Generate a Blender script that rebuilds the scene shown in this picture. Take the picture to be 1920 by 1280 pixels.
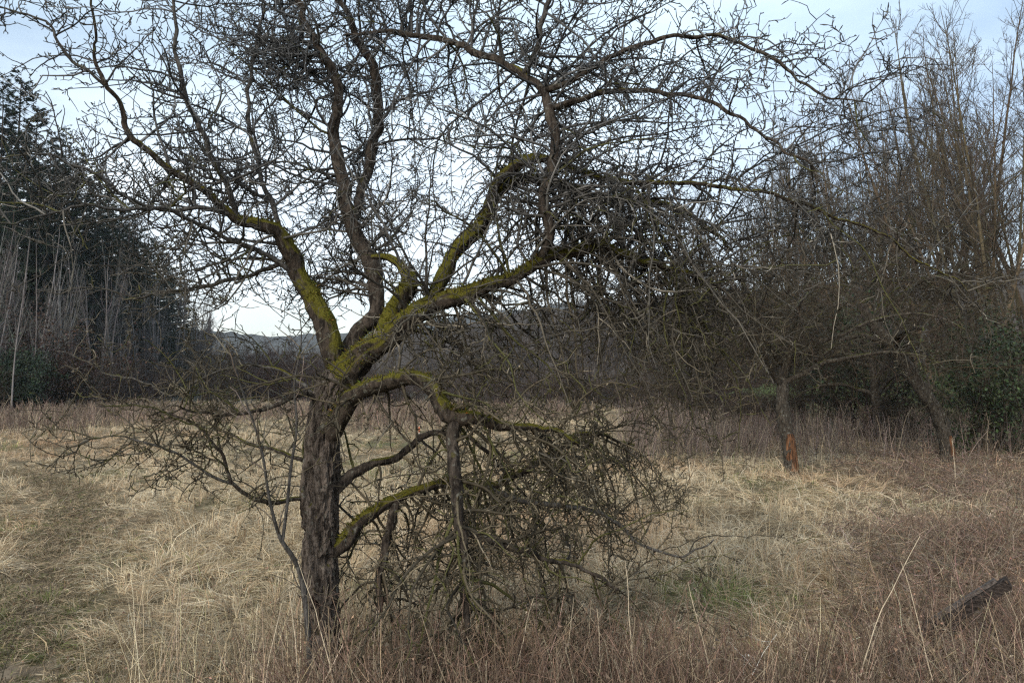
import bpy, math, random
import numpy as np
from math import radians as rad

# ------------------------------------------------------------------ scene, camera, light
scene = bpy.context.scene
for o in list(bpy.data.objects):
    bpy.data.objects.remove(o)
COL = scene.collection
EYE = 1.6
FPX = 1493.0                       # focal length in pixels of a 1920 wide frame (28 mm)
PITCH = math.atan(80 / FPX)

cam_data = bpy.data.cameras.new('camera')
cam = bpy.data.objects.new('camera', cam_data)
COL.objects.link(cam)
cam_data.sensor_width = 36.0
cam_data.lens = 36.0 * FPX / 1920.0
cam_data.clip_start = 0.05
cam_data.clip_end = 9000
cam.location = (0, 0, EYE)
cam.rotation_euler = (math.pi / 2 + PITCH, 0, 0)
scene.camera = cam

SUN_EL, SUN_AZ = 34.0, 205.0       # behind the viewer, a little to the left; soft through thin cloud
world = bpy.data.worlds.new('World')
scene.world = world
world.use_nodes = True
wn, wl = world.node_tree.nodes, world.node_tree.links
wn.clear()
w_out = wn.new('ShaderNodeOutputWorld')
w_bg = wn.new('ShaderNodeBackground')
w_sky = wn.new('ShaderNodeTexSky')
w_sky.sky_type = 'NISHITA'
w_sky.sun_disc = False
w_sky.sun_elevation = rad(SUN_EL)
w_sky.sun_rotation = rad(SUN_AZ)
w_sky.air_density = 1.0
w_sky.dust_density = 1.5
w_sky.ozone_density = 0.6
w_tc = wn.new('ShaderNodeTexCoord')
w_map = wn.new('ShaderNodeMapping')
w_map.inputs['Scale'].default_value = (1.3, 1.3, 3.6)
w_map.inputs['Location'].default_value = (0.35, 0.2, 0.1)
w_noise = wn.new('ShaderNodeTexNoise')
w_noise.inputs['Scale'].default_value = 1.5
w_noise.inputs['Detail'].default_value = 6
w_noise.inputs['Roughness'].default_value = 0.5
w_ramp = wn.new('ShaderNodeValToRGB')
w_ramp.color_ramp.elements[0].position = 0.36
w_ramp.color_ramp.elements[0].color = (0.22, 0.22, 0.22, 1)
w_ramp.color_ramp.elements[1].position = 0.70
w_ramp.color_ramp.elements[1].color = (0.90, 0.90, 0.90, 1)
w_mix = wn.new('ShaderNodeMix')
w_mix.data_type = 'RGBA'
CLOUD = 9.2
w_cl = wn.new('ShaderNodeMix')      # thin cloud: cool white above, faintly warm low down
w_cl.data_type = 'RGBA'
w_cl.inputs['A'].default_value = (0.92 * CLOUD, 0.89 * CLOUD, 0.885 * CLOUD, 1)
w_cl.inputs['B'].default_value = (0.75 * CLOUD, 0.91 * CLOUD, 1.0 * CLOUD, 1)
w_sep = wn.new('ShaderNodeSeparateXYZ')
w_mr = wn.new('ShaderNodeMapRange')
w_mr.inputs['From Min'].default_value = 0.05
w_mr.inputs['From Max'].default_value = 0.38
wl.new(w_tc.outputs['Generated'], w_map.inputs['Vector'])
wl.new(w_map.outputs['Vector'], w_noise.inputs['Vector'])
wl.new(w_noise.outputs['Fac'], w_ramp.inputs['Fac'])
wl.new(w_ramp.outputs['Color'], w_mix.inputs['Factor'])
wl.new(w_tc.outputs['Generated'], w_sep.inputs['Vector'])
wl.new(w_sep.outputs['Z'], w_mr.inputs['Value'])
wl.new(w_mr.outputs['Result'], w_cl.inputs['Factor'])
wl.new(w_sky.outputs['Color'], w_mix.inputs['A'])
wl.new(w_cl.outputs['Result'], w_mix.inputs['B'])
wl.new(w_mix.outputs['Result'], w_bg.inputs['Color'])
w_bg.inputs['Strength'].default_value = 0.11
wl.new(w_bg.outputs['Background'], w_out.inputs['Surface'])

sun_d = bpy.data.lights.new('sun', 'SUN')
sun_d.energy = 1.5
sun_d.angle = rad(16)
sun_d.color = (1.0, 0.93, 0.84)
sun = bpy.data.objects.new('sun', sun_d)
COL.objects.link(sun)
sun.location = (0, 0, 50)
# the sun stands at compass azimuth SUN_AZ measured from +Y towards +X
_az = rad(SUN_AZ)
_dir = (math.sin(_az) * math.cos(rad(SUN_EL)), math.cos(_az) * math.cos(rad(SUN_EL)), math.sin(rad(SUN_EL)))
from mathutils import Vector
sun.rotation_euler = Vector(_dir).to_track_quat('Z', 'Y').to_euler()

vs = scene.view_settings
vs.view_transform = 'Standard'
vs.look = 'None'
vs.exposure = 0.75
vs.gamma = 1.0
scene.render.engine = 'CYCLES'
cy = scene.cycles
cy.max_bounces = 5
cy.diffuse_bounces = 3
cy.glossy_bounces = 1
cy.transmission_bounces = 1
cy.transparent_max_bounces = 4
cy.volume_bounces = 0
cy.use_denoising = False
cy.caustics_reflective = False
cy.caustics_refractive = False
cy.pixel_filter_type = 'BLACKMAN_HARRIS'
cy.filter_width = 1.3

# ------------------------------------------------------------------ helpers
CPI, SPI = math.cos(PITCH), math.sin(PITCH)


def at(px, py, Y):
    """point seen at photo pixel (px, py) that lies Y metres ahead"""
    dx, dz = (px - 960) / FPX, (640 - py) / FPX
    fy = CPI - dz * SPI
    t = Y / fy
    return np.array([dx * t, Y, EYE + (SPI + dz * CPI) * t])


def unit(v):
    return v / np.maximum(np.linalg.norm(v, axis=-1, keepdims=True), 1e-9)


def _hash(ix, iy, iz, seed):
    h = (ix * 374761393 + iy * 668265263 + iz * 2147483647 + seed * 1274126177) & 0xFFFFFFFF
    h = ((h ^ (h >> 13)) * 1274126177) & 0xFFFFFFFF
    h = h ^ (h >> 16)
    return (h & 0xFFFFFF) / float(0xFFFFFF)


def vnoise(p, seed=0):
    """value noise in -1..1 for an (n,3) array"""
    p = np.asarray(p, dtype=np.float64)
    f = np.floor(p).astype(np.int64)
    t = p - f
    t = t * t * (3 - 2 * t)
    out = 0.0
    for dx in (0, 1):
        wx = t[..., 0] if dx else 1 - t[..., 0]
        for dy in (0, 1):
            wy = t[..., 1] if dy else 1 - t[..., 1]
            for dz in (0, 1):
                wz = t[..., 2] if dz else 1 - t[..., 2]
                out = out + wx * wy * wz * _hash(f[..., 0] + dx, f[..., 1] + dy, f[..., 2] + dz, seed)
    return out * 2 - 1


def fbm(p, seed=0, octaves=3):
    p = np.asarray(p, dtype=np.float64)
    a, s, out = 1.0, 1.0, 0.0
    for k in range(octaves):
        out = out + a * vnoise(p * s, seed + k * 7)
        a *= 0.5
        s *= 2.03
    return out


def noise2(x, y, scale, seed=0, octaves=2):
    return fbm(np.stack([np.asarray(x) * scale, np.asarray(y) * scale, np.full(np.shape(x), 0.37)], -1), seed, octaves)


class MB:
    """collects geometry with a colour per vertex and links it as one mesh object"""

    def __init__(self):
        self.v, self.q, self.t, self.c, self.n = [], [], [], [], 0

    def add(self, v, q=None, t=None, c=(0.5, 0.5, 0.5)):
        v = np.asarray(v, dtype=np.float32).reshape(-1, 3)
        c = np.broadcast_to(np.asarray(c, dtype=np.float32), (len(v), 3))
        if q is not None and len(q):
            self.q.append(np.asarray(q, dtype=np.int64).reshape(-1, 4) + self.n)
        if t is not None and len(t):
            self.t.append(np.asarray(t, dtype=np.int64).reshape(-1, 3) + self.n)
        self.v.append(v)
        self.c.append(c)
        self.n += len(v)

    def mesh(self, name, mat, smooth=True):
        me = bpy.data.meshes.new(name)
        v = np.concatenate(self.v)
        c = np.concatenate(self.c)
        q = np.concatenate(self.q) if self.q else np.zeros((0, 4), np.int64)
        t = np.concatenate(self.t) if self.t else np.zeros((0, 3), np.int64)
        me.vertices.add(len(v))
        me.vertices.foreach_set('co', v.ravel())
        me.loops.add(q.size + t.size)
        me.loops.foreach_set('vertex_index', np.concatenate([q.ravel(), t.ravel()]).astype(np.int32))
        me.polygons.add(len(q) + len(t))
        st = np.concatenate([np.arange(len(q)) * 4, q.size + np.arange(len(t)) * 3]).astype(np.int32)
        me.polygons.foreach_set('loop_start', st)
        me.polygons.foreach_set('use_smooth', np.full(len(st), smooth))
        me.update(calc_edges=True)
        at_ = me.color_attributes.new('Col', 'FLOAT_COLOR', 'POINT')
        rgba = np.ones((len(v), 4), np.float32)
        rgba[:, :3] = c
        at_.data.foreach_set('color', rgba.ravel())
        me.materials.append(mat)
        return me

    def build(self, name, mat, parent=None, smooth=True):
        if not self.v:
            return None
        o = bpy.data.objects.new(name, self.mesh(name, mat, smooth))
        COL.objects.link(o)
        if parent is not None:
            o.parent = parent
        return o


def tag(o, label=None, cat=None, group=None, kind=None):
    if label:
        o['label'] = label
    if cat:
        o['category'] = cat
    if group:
        o['group'] = group
    if kind:
        o['kind'] = kind
    return o


def empty(name, loc=(0, 0, 0), rz=0.0):
    o = bpy.data.objects.new(name, None)
    COL.objects.link(o)
    o.location = loc
    o.rotation_euler = (0, 0, rz)
    o.empty_display_size = 0.2
    return o


def copy_tree(o, parent=None):
    c = o.copy()
    COL.objects.link(c)
    if parent is not None:
        c.parent = parent
    for ch in [x for x in o.children]:
        copy_tree(ch, c)
    return c


def tubes(mb, P, R, S, col, rng):
    """many tubes at once. P (M,N,3), R (M,N), col (M,3) or (M,N,3)"""
    P = np.asarray(P, float)
    M, N, _ = P.shape
    if M == 0:
        return
    T = unit(np.gradient(P, axis=1))
    chord = unit(P[:, -1] - P[:, 0])
    ref = unit(np.cross(chord, unit(rng.normal(size=(M, 3)))))[:, None, :]
    n1 = unit(np.cross(T, np.broadcast_to(ref, T.shape)))
    n2 = np.cross(T, n1)
    a = np.arange(S) * 2 * math.pi / S
    V = P[:, :, None, :] + R[:, :, None, None] * (np.cos(a)[None, None, :, None] * n1[:, :, None, :] + np.sin(a)[None, None, :, None] * n2[:, :, None, :])
    col = np.asarray(col, float)
    if col.ndim == 1:
        col = np.broadcast_to(col, (M, 3))
    if col.ndim == 2:
        col = np.broadcast_to(col[:, None, :], (M, N, 3))
    C = np.broadcast_to(col[:, :, None, :], (M, N, S, 3)).reshape(-1, 3)
    i = np.arange(N - 1)[:, None] * S
    j = np.arange(S)[None, :]
    j2 = (j + 1) % S
    q = np.stack([i + j, i + j2, i + S + j2, i + S + j], -1).reshape(-1, 4)
    Q = (np.arange(M)[:, None, None] * (N * S) + q[None]).reshape(-1, 4)
    mb.add(V.reshape(-1, 3), Q, None, C)


def resample(P, n):
    """smooth a hand-traced polyline (rows x,y,z,r) and resample it to n points"""
    P = np.asarray(P, float)
    m = len(P)
    if m == 2:
        dense = P[0] + (P[1] - P[0]) * np.linspace(0, 1, 40)[:, None]
    else:
        E = np.vstack([2 * P[0] - P[1], P, 2 * P[-1] - P[-2]])
        dense = []
        for k in range(m - 1):
            p0, p1, p2, p3 = E[k:k + 4]
            t = np.linspace(0, 1, 14, endpoint=(k == m - 2))[:, None]
            dense.append(0.5 * ((2 * p1) + (-p0 + p2) * t + (2 * p0 - 5 * p1 + 4 * p2 - p3) * t * t + (-p0 + 3 * p1 - 3 * p2 + p3) * t ** 3))
        dense = np.vstack(dense)
    s = np.concatenate([[0], np.cumsum(np.linalg.norm(np.diff(dense[:, :3], axis=0), axis=1))])
    u = np.linspace(0, s[-1], n)
    return np.stack([np.interp(u, s, dense[:, k]) for k in range(dense.shape[1])], 1)


def grow(rng, p0, d0, L, n, wob, trop, r0, r1, pull=None):
    """random-walk branches, all at once. trop (3,) or (M,3) or a function of the walked share"""
    M = len(p0)
    P = np.empty((M, n + 1, 3))
    P[:, 0] = p0
    d = unit(d0)
    step = (np.asarray(L) / n)[:, None]
    for k in range(n):
        tr = trop(k / n) if callable(trop) else trop
        d = unit(d + wob * rng.normal(size=(M, 3)) + tr)
        P[:, k + 1] = P[:, k] + d * step
    w = np.linspace(0, 1, n + 1)[None, :]
    R = np.asarray(r0)[:, None] * (1 - w) + np.asarray(r1)[:, None] * w
    return P, R


def spawn(rng, P, R, per_m, u0=0.1, u1=1.0):
    """choose points along parents: index, place, tangent, radius, share of the way"""
    M, N, _ = P.shape
    L = np.linalg.norm(np.diff(P, axis=1), axis=2).sum(1)
    cnt = rng.poisson(np.asarray(per_m) * L * (u1 - u0) * np.ones(M))
    idx = np.repeat(np.arange(M), cnt)
    u = u0 + (u1 - u0) * rng.random(len(idx))
    f = u * (N - 1)
    i = np.minimum(f.astype(int), N - 2)
    t = (f - i)[:, None]
    p = P[idx, i] * (1 - t) + P[idx, i + 1] * t
    tan = unit(P[idx, i + 1] - P[idx, i])
    r = R[idx, i] * (1 - t[:, 0]) + R[idx, i + 1] * t[:, 0]
    return idx, p, tan, r, u


def side(rng, tan, spread, bias=None):
    """directions leaving a tangent at an angle (spread: 0 along it, 1 square to it)"""
    v = rng.normal(size=tan.shape)
    if bias is not None:
        v = v + bias
    v = unit(v - (v * tan).sum(-1, keepdims=True) * tan)
    sp = np.asarray(spread)
    sp = sp[:, None] if sp.ndim else sp
    return unit(tan * (1 - sp) + v * sp)


def jitter_col(rng, base, n, var=0.25, hue=0.06):
    base = np.asarray(base, float)
    k = np.exp(rng.normal(0, var, (n, 1)))
    h = 1 + rng.normal(0, hue, (n, 3))
    return np.clip(base * k * h, 0.004, 0.95)


# ------------------------------------------------------------------ materials
def new_mat(name):
    m = bpy.data.materials.new(name)
    m.use_nodes = True
    nt = m.node_tree
    nt.nodes.clear()
    out = nt.nodes.new('ShaderNodeOutputMaterial')
    b = nt.nodes.new('ShaderNodeBsdfPrincipled')
    nt.links.new(b.outputs['BSDF'], out.inputs['Surface'])
    b.inputs['Roughness'].default_value = 0.85
    b.inputs['Specular IOR Level'].default_value = 0.25
    return m, nt, b


def mat_attr(name, rough=0.85, spec=0.25, scale=30.0, lo=0.72, hi=1.28, translucent=0.0):
    """the colour each piece carries, broken up by fine noise"""
    m, nt, b = new_mat(name)
    N, L = nt.nodes, nt.links
    a = N.new('ShaderNodeAttribute')
    a.attribute_name = 'Col'
    tc = N.new('ShaderNodeTexCoord')
    no = N.new('ShaderNodeTexNoise')
    no.inputs['Scale'].default_value = scale
    no.inputs['Detail'].default_value = 2
    mr = N.new('ShaderNodeMapRange')
    mr.inputs['From Min'].default_value = 0.3
    mr.inputs['From Max'].default_value = 0.7
    mr.inputs['To Min'].default_value = lo
    mr.inputs['To Max'].default_value = hi
    mx = N.new('ShaderNodeVectorMath')
    mx.operation = 'SCALE'
    L.new(tc.outputs['Object'], no.inputs['Vector'])
    L.new(no.outputs['Fac'], mr.inputs['Value'])
    L.new(a.outputs['Color'], mx.inputs[0])
    L.new(mr.outputs['Result'], mx.inputs['Scale'])
    L.new(mx.outputs['Vector'], b.inputs['Base Color'])
    b.inputs['Roughness'].default_value = rough
    b.inputs['Specular IOR Level'].default_value = spec
    if translucent > 0:
        tr = N.new('ShaderNodeBsdfTranslucent')
        ms = N.new('ShaderNodeMixShader')
        ms.inputs['Fac'].default_value = translucent
        L.new(mx.outputs['Vector'], tr.inputs['Color'])
        out = [n for n in N if n.type == 'OUTPUT_MATERIAL'][0]
        L.new(b.outputs['BSDF'], ms.inputs[1])
        L.new(tr.outputs['BSDF'], ms.inputs[2])
        L.new(ms.outputs['Shader'], out.inputs['Surface'])
    return m


def mat_bark(name, dark, light, moss, moss_amount=0.5, scale=1.0, bump=0.6):
    """furrowed bark, lichen flecks, and moss that sits on upward faces"""
    m, nt, b = new_mat(name)
    N, L = nt.nodes, nt.links
    tc = N.new('ShaderNodeTexCoord')
    mp = N.new('ShaderNodeMapping')
    mp.inputs['Scale'].default_value = (1, 1, 0.28)
    L.new(tc.outputs['Object'], mp.inputs['Vector'])
    n1 = N.new('ShaderNodeTexNoise')
    n1.inputs['Scale'].default_value = 55 * scale
    n1.inputs['Detail'].default_value = 6
    n1.inputs['Roughness'].default_value = 0.65
    n1.inputs['Distortion'].default_value = 0.6
    L.new(mp.outputs['Vector'], n1.inputs['Vector'])
    r1 = N.new('ShaderNodeValToRGB')
    r1.color_ramp.elements[0].position = 0.38
    r1.color_ramp.elements[0].color = (*dark, 1)
    r1.color_ramp.elements[1].position = 0.66
    r1.color_ramp.elements[1].color = (*light, 1)
    L.new(n1.outputs['Fac'], r1.inputs['Fac'])
    n2 = N.new('ShaderNodeTexNoise')          # lichen
    n2.inputs['Scale'].default_value = 42 * scale
    n2.inputs['Detail'].default_value = 3
    L.new(tc.outputs['Object'], n2.inputs['Vector'])
    r2 = N.new('ShaderNodeValToRGB')
    r2.color_ramp.elements[0].position = 0.60
    r2.color_ramp.elements[0].color = (0, 0, 0, 1)
    r2.color_ramp.elements[1].position = 0.70
    r2.color_ramp.elements[1].color = (0.55, 0.55, 0.55, 1)
    L.new(n2.outputs['Fac'], r2.inputs['Fac'])
    mx = N.new('ShaderNodeMix')
    mx.data_type = 'RGBA'
    mx.inputs['B'].default_value = (0.20, 0.20, 0.165, 1)
    L.new(r2.outputs['Color'], mx.inputs['Factor'])
    L.new(r1.outputs['Color'], mx.inputs['A'])
    # moss
    ge = N.new('ShaderNodeNewGeometry')
    sp = N.new('ShaderNodeSeparateXYZ')
    L.new(ge.outputs['Normal'], sp.inputs['Vector'])
    n3 = N.new('ShaderNodeTexNoise')
    n3.inputs['Scale'].default_value = 7 * scale
    n3.inputs['Detail'].default_value = 4
    L.new(tc.outputs['Object'], n3.inputs['Vector'])
    ad = N.new('ShaderNodeMath')
    ad.operation = 'MULTIPLY_ADD'
    ad.inputs[1].default_value = 3.2
    L.new(n3.outputs['Fac'], ad.inputs[0])
    L.new(sp.outputs['Z'], ad.inputs[2])
    r3 = N.new('ShaderNodeMapRange')
    r3.inputs['From Min'].default_value = 2.45 - moss_amount
    r3.inputs['From Max'].default_value = 2.75 - moss_amount
    L.new(ad.outputs['Value'], r3.inputs['Value'])
    n4 = N.new('ShaderNodeTexNoise')
    n4.inputs['Scale'].default_value = 160
    L.new(tc.outputs['Object'], n4.inputs['Vector'])
    r4 = N.new('ShaderNodeValToRGB')
    r4.color_ramp.elements[0].position = 0.3
    r4.color_ramp.elements[0].color = (moss[0] * 0.55, moss[1] * 0.5, moss[2] * 0.5, 1)
    r4.color_ramp.elements[1].position = 0.7
    r4.color_ramp.elements[1].color = (moss[0] * 1.5, moss[1] * 1.4, moss[2] * 1.2, 1)
    L.new(n4.outputs['Fac'], r4.inputs['Fac'])
    m2 = N.new('ShaderNodeMix')
    m2.data_type = 'RGBA'
    L.new(r3.outputs['Result'], m2.inputs['Factor'])
    L.new(mx.outputs['Result'], m2.inputs['A'])
    L.new(r4.outputs['Color'], m2.inputs['B'])
    L.new(m2.outputs['Result'], b.inputs['Base Color'])
    bp = N.new('ShaderNodeBump')
    bp.inputs['Strength'].default_value = bump
    bp.inputs['Distance'].default_value = 0.03
    L.new(n1.outputs['Fac'], bp.inputs['Height'])
    L.new(bp.outputs['Normal'], b.inputs['Normal'])
    b.inputs['Roughness'].default_value = 0.95
    b.inputs['Specular IOR Level'].default_value = 0.15
    return m


def mat_noise(name, c0, c1, scale, detail=4, rough=0.9, bump=0.0, stretch=(1, 1, 1), lo=0.35, hi=0.65):
    m, nt, b = new_mat(name)
    N, L = nt.nodes, nt.links
    tc = N.new('ShaderNodeTexCoord')
    mp = N.new('ShaderNodeMapping')
    mp.inputs['Scale'].default_value = stretch
    no = N.new('ShaderNodeTexNoise')
    no.inputs['Scale'].default_value = scale
    no.inputs['Detail'].default_value = detail
    no.inputs['Roughness'].default_value = 0.6
    rp = N.new('ShaderNodeValToRGB')
    rp.color_ramp.elements[0].position = lo
    rp.color_ramp.elements[0].color = (*c0, 1)
    rp.color_ramp.elements[1].position = hi
    rp.color_ramp.elements[1].color = (*c1, 1)
    L.new(tc.outputs['Object'], mp.inputs['Vector'])
    L.new(mp.outputs['Vector'], no.inputs['Vector'])
    L.new(no.outputs['Fac'], rp.inputs['Fac'])
    L.new(rp.outputs['Color'], b.inputs['Base Color'])
    b.inputs['Roughness'].default_value = rough
    b.inputs['Specular IOR Level'].default_value = 0.15
    if bump:
        bp = N.new('ShaderNodeBump')
        bp.inputs['Strength'].default_value = bump
        bp.inputs['Distance'].default_value = 0.05
        L.new(no.outputs['Fac'], bp.inputs['Height'])
        L.new(bp.outputs['Normal'], b.inputs['Normal'])
    return m


MOSS = (0.090, 0.088, 0.015)
M_bark = mat_bark('apple_bark', (0.020, 0.015, 0.012), (0.21, 0.17, 0.14), MOSS, 0.10, 0.8, 1.0)
M_limb = mat_bark('mossy_limb_bark', (0.014, 0.011, 0.009), (0.085, 0.066, 0.050), MOSS, 0.70, 0.8)
M_limb_moss = mat_bark('thickly_mossed_bark', (0.014, 0.011, 0.009), (0.085, 0.066, 0.050), MOSS, 1.05, 0.8)
M_limb_dry = mat_bark('dark_limb_bark', (0.014, 0.011, 0.009), (0.095, 0.076, 0.060), MOSS, 0.12, 0.8)
M_branch = mat_bark('grey_branch_bark', (0.03, 0.027, 0.024), (0.125, 0.115, 0.105), MOSS, 0.0, 1.3, 0.3)
M_twig = mat_attr('twig_bark', 0.8, 0.3, 60)
M_far = mat_attr('far_bark', 0.9, 0.12, 3, 0.58, 1.12)
M_moss = mat_attr('moss_tufts', 0.95, 0.1, 120, 0.6, 1.4)
M_grass = mat_attr('dead_grass', 0.8, 0.25, 9, 0.7, 1.25, 0.22)
M_weed = mat_attr('dead_weeds', 0.85, 0.2, 40)
M_leaf = mat_attr('leaves', 0.6, 0.3, 8, 0.65, 1.35, 0.12)
M_needle = mat_attr('needles', 0.75, 0.2, 1.2, 0.6, 1.4)

# ------------------------------------------------------------------ ground
rng = np.random.default_rng(11)


def gz(x, y):
    x, y = np.asarray(x, float), np.asarray(y, float)
    near = np.clip((90 - np.hypot(x, y)) / 60, 0, 1)
    z = 0.05 * noise2(x, y, 0.33, 3) * near + 0.025 * noise2(x, y, 1.4, 5) * np.clip((25 - np.hypot(x, y)) / 15, 0, 1)
    return z


def axis(near, far, n_near, n_far):
    a = np.linspace(0, near, n_near)
    b = near * (far / near) ** np.linspace(0, 1, n_far + 1)[1:]
    h = np.concatenate([a, b])
    return np.concatenate([-h[:0:-1], h])


gx = axis(30, 1080, 150, 36)
gy = axis(30, 960, 150, 36)
gy = gy[gy > -60]
X, Y = np.meshgrid(gx, gy)
Z = gz(X, Y)
nx = len(gx)
ii, jj = np.meshgrid(np.arange(len(gy) - 1), np.arange(nx - 1), indexing='ij')
a0 = (ii * nx + jj).ravel()
gq = np.stack([a0, a0 + 1, a0 + nx + 1, a0 + nx], 1)


def meadow_kind(x, y):
    """0..1 shares of tangle (brown weeds) and of green at a place on the ground"""
    x, y = np.asarray(x, float), np.asarray(y, float)
    px = 960 + x / np.maximum(y, 0.5) * FPX
    n = noise2(x, y, 0.8, 21)
    near = np.clip((4.45 + 0.35 * n + 0.7 * np.clip(x - 1.3, -0.4, 2.0) - y) / 0.6, 0, 1) * np.clip((x + 1.15 + 0.3 * n) / 0.5, 0, 1)
    n2 = noise2(x, y, 0.42, 23, 3)
    right = np.clip((px - 1480 + 260 * n2 - 4 * np.clip(y - 6, 0, 12)) / 220, 0, 1) * np.clip(0.62 + 0.6 * n2, 0.12, 1)
    tangle = np.clip(np.maximum(near, right), 0, 1)
    green = np.clip(noise2(x, y, 0.55, 33) * 1.6 - 0.3, 0, 1) * 0.6
    g2 = np.exp(-(((x - 1.55) / 0.55) ** 2 + ((y - 6.0) / 0.55) ** 2)) * 1.0
    g3 = np.clip((-0.49 + 0.05 * n - x / np.maximum(y, 0.5)) / 0.08, 0, 1) * np.clip((6.6 - y) / 0.9, 0, 1) * 0.95
    g4 = np.exp(-(((x + 3.2) / 1.4) ** 2 + ((y - 21.0) / 1.2) ** 2)) * 0.7
    return tangle, np.clip(np.maximum.reduce([green, g2, g3, g4]), 0, 1)


tg, gr = meadow_kind(X, Y)
tg = tg * (Y > 0)
pv = noise2(X, Y, 0.5, 8, 3)[..., None]
gcol = np.array([0.125, 0.095, 0.055]) * (1 + 0.25 * pv)
gcol = gcol * (1 - tg[..., None]) + np.array([0.085, 0.060, 0.045]) * tg[..., None]
gcol = gcol * (1 - 0.7 * gr[..., None]) + np.array([0.075, 0.085, 0.025]) * 0.7 * gr[..., None]
far = np.clip((np.hypot(X, Y) - 50) / 20, 0, 1)[..., None]
gcol = gcol * (1 - far) + np.array([0.07, 0.062, 0.042]) * far
mb = MB()
mb.add(np.stack([X, Y, Z], -1), gq, None, gcol.reshape(-1, 3))
M_ground = mat_attr('meadow_soil', 0.95, 0.1, 6, 0.55, 1.45)
tag(mb.build('ground', M_ground), kind='structure')

# worn track through the grass
trk = np.array([at(20, 1300, 4.1), at(60, 1120, 5.9), at(105, 1020, 7.9), at(150, 965, 9.7), at(120, 915, 12.2), at(20, 885, 14.4), at(-160, 868, 16.0)])
trk[:, 2] = 0
tp = resample(np.hstack([trk, np.zeros((len(trk), 1))]), 120)[:, :3]
td = unit(np.gradient(tp, axis=0))
tn = np.stack([-td[:, 1], td[:, 0], np.zeros(len(td))], 1)
cols = np.linspace(-1, 1, 13)
wv = 0.20 + 0.09 * noise2(tp[:, 0], tp[:, 1], 0.9, 71)
pv_ = tp[:, None, :] + tn[:, None, :] * (cols[None, :, None] * wv[:, None, None])
pv_ += tn[:, None, :] * 0.10 * (noise2(pv_[..., 0], pv_[..., 1], 3.0, 72) * np.abs(cols)[None, :])[..., None]
edge_z = 0.012 * (1 - np.abs(cols) ** 4)
pv_[..., 2] = gz(pv_[..., 0], pv_[..., 1]) + edge_z[None, :] - 0.006
k0 = (np.arange(119)[:, None] * 13 + np.arange(12)[None, :]).ravel()
mb = MB()
pc = np.array([0.15, 0.115, 0.078]) * (1 + 0.3 * noise2(pv_[..., 0], pv_[..., 1], 2.0, 73))[..., None]
mb.add(pv_.reshape(-1, 3), np.stack([k0, k0 + 1, k0 + 14, k0 + 13], 1), None, np.clip(pc.reshape(-1, 3), 0.02, 1))
tag(mb.build('path', M_ground), kind='structure')


def on_track(x, y):
    d = np.full(np.shape(x), 9.0)
    for k in range(0, 120, 3):
        d = np.minimum(d, np.hypot(x - tp[k, 0], y - tp[k, 1]))
    return d


# ------------------------------------------------------------------ hills behind
def hill(name, ridge, depth, col, bumps, seed):
    """ridge: list of (px, py, Y); the slope falls towards the viewer and away behind"""
    P = np.array([at(*r) for r in ridge])
    q = resample(np.hstack([P, np.zeros((len(P), 1))]), 420)[:, :3]
    rows = np.linspace(-1, 1, 25)
    V = np.repeat(q[None], 25, 0).copy()
    V[..., 1] += (rows * depth)[:, None]
    V[..., 2] *= (1 - np.abs(rows) ** 1.6)[:, None]
    V[..., 2] += bumps * (fbm(V / np.array([bumps * 2.2, bumps * 5, bumps * 2]), seed, 4)) * (1 - np.abs(rows) ** 6)[:, None]
    V[0, :, 2] = -3
    V[-1, :, 2] = -3
    k = (np.arange(24)[:, None] * 420 + np.arange(419)[None, :]).ravel()
    c = np.array(col) * (1 + 0.5 * fbm(V / (bumps * 1.2), seed + 3, 3))[..., None]
    mb = MB()
    mb.add(V.reshape(-1, 3), np.stack([k, k + 1, k + 421, k + 420], 1), None, np.clip(c.reshape(-1, 3), 0.01, 1))
    return tag(mb.build(name, M_far), kind='structure')


hill('hills', [(-1500, 570, 600), (-900, 590, 600), (0, 610, 600), (380, 622, 600), (520, 634, 600), (640, 626, 600), (760, 610, 600), (900, 590, 600), (1150, 566, 600), (1500, 548, 600), (1900, 520, 600), (3300, 510, 600)], 190, (0.085, 0.086, 0.080), 3.0, 5)
hill('hill', [(560, 690, 230), (700, 640, 225), (900, 604, 220), (1150, 570, 210), (1450, 545, 200), (1750, 520, 190), (2100, 500, 190), (2700, 560, 190)], 60, (0.062, 0.05, 0.04), 1.6, 15)

# ------------------------------------------------------------------ the old apple tree
Y0 = 4.0
BASE = at(608, 1335, Y0)
BASE[2] = float(gz(BASE[0], BASE[1]))
apple = empty('apple_tree', tuple(BASE))
tag(apple, 'old gnarled bare apple tree with mossy arching limbs, growing alone in front of everything', 'tree')
rng = np.random.default_rng(2024)


def trace(rows, n=None, wob=0.0, seed=0):
    """rows (px, py, depth offset, width px) -> points and radii local to the apple tree's base"""
    pts = []
    for px, py, dy, w in rows:
        p = at(px, py, Y0 + dy)
        pts.append([*(p - BASE), 0.5 * w / FPX * (Y0 + dy)])
    L = sum(math.hypot(rows[k + 1][0] - rows[k][0], rows[k + 1][1] - rows[k][1]) for k in range(len(rows) - 1))
    q = resample(pts, n or max(12, int(L / 9)))
    if wob:
        q[:, :3] += wob * np.stack([fbm(q[:, :3] * 6.5, seed + k, 4) for k in range(3)], 1) * np.linspace(0, 1, len(q))[:, None] ** 0.5
    return q


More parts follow.
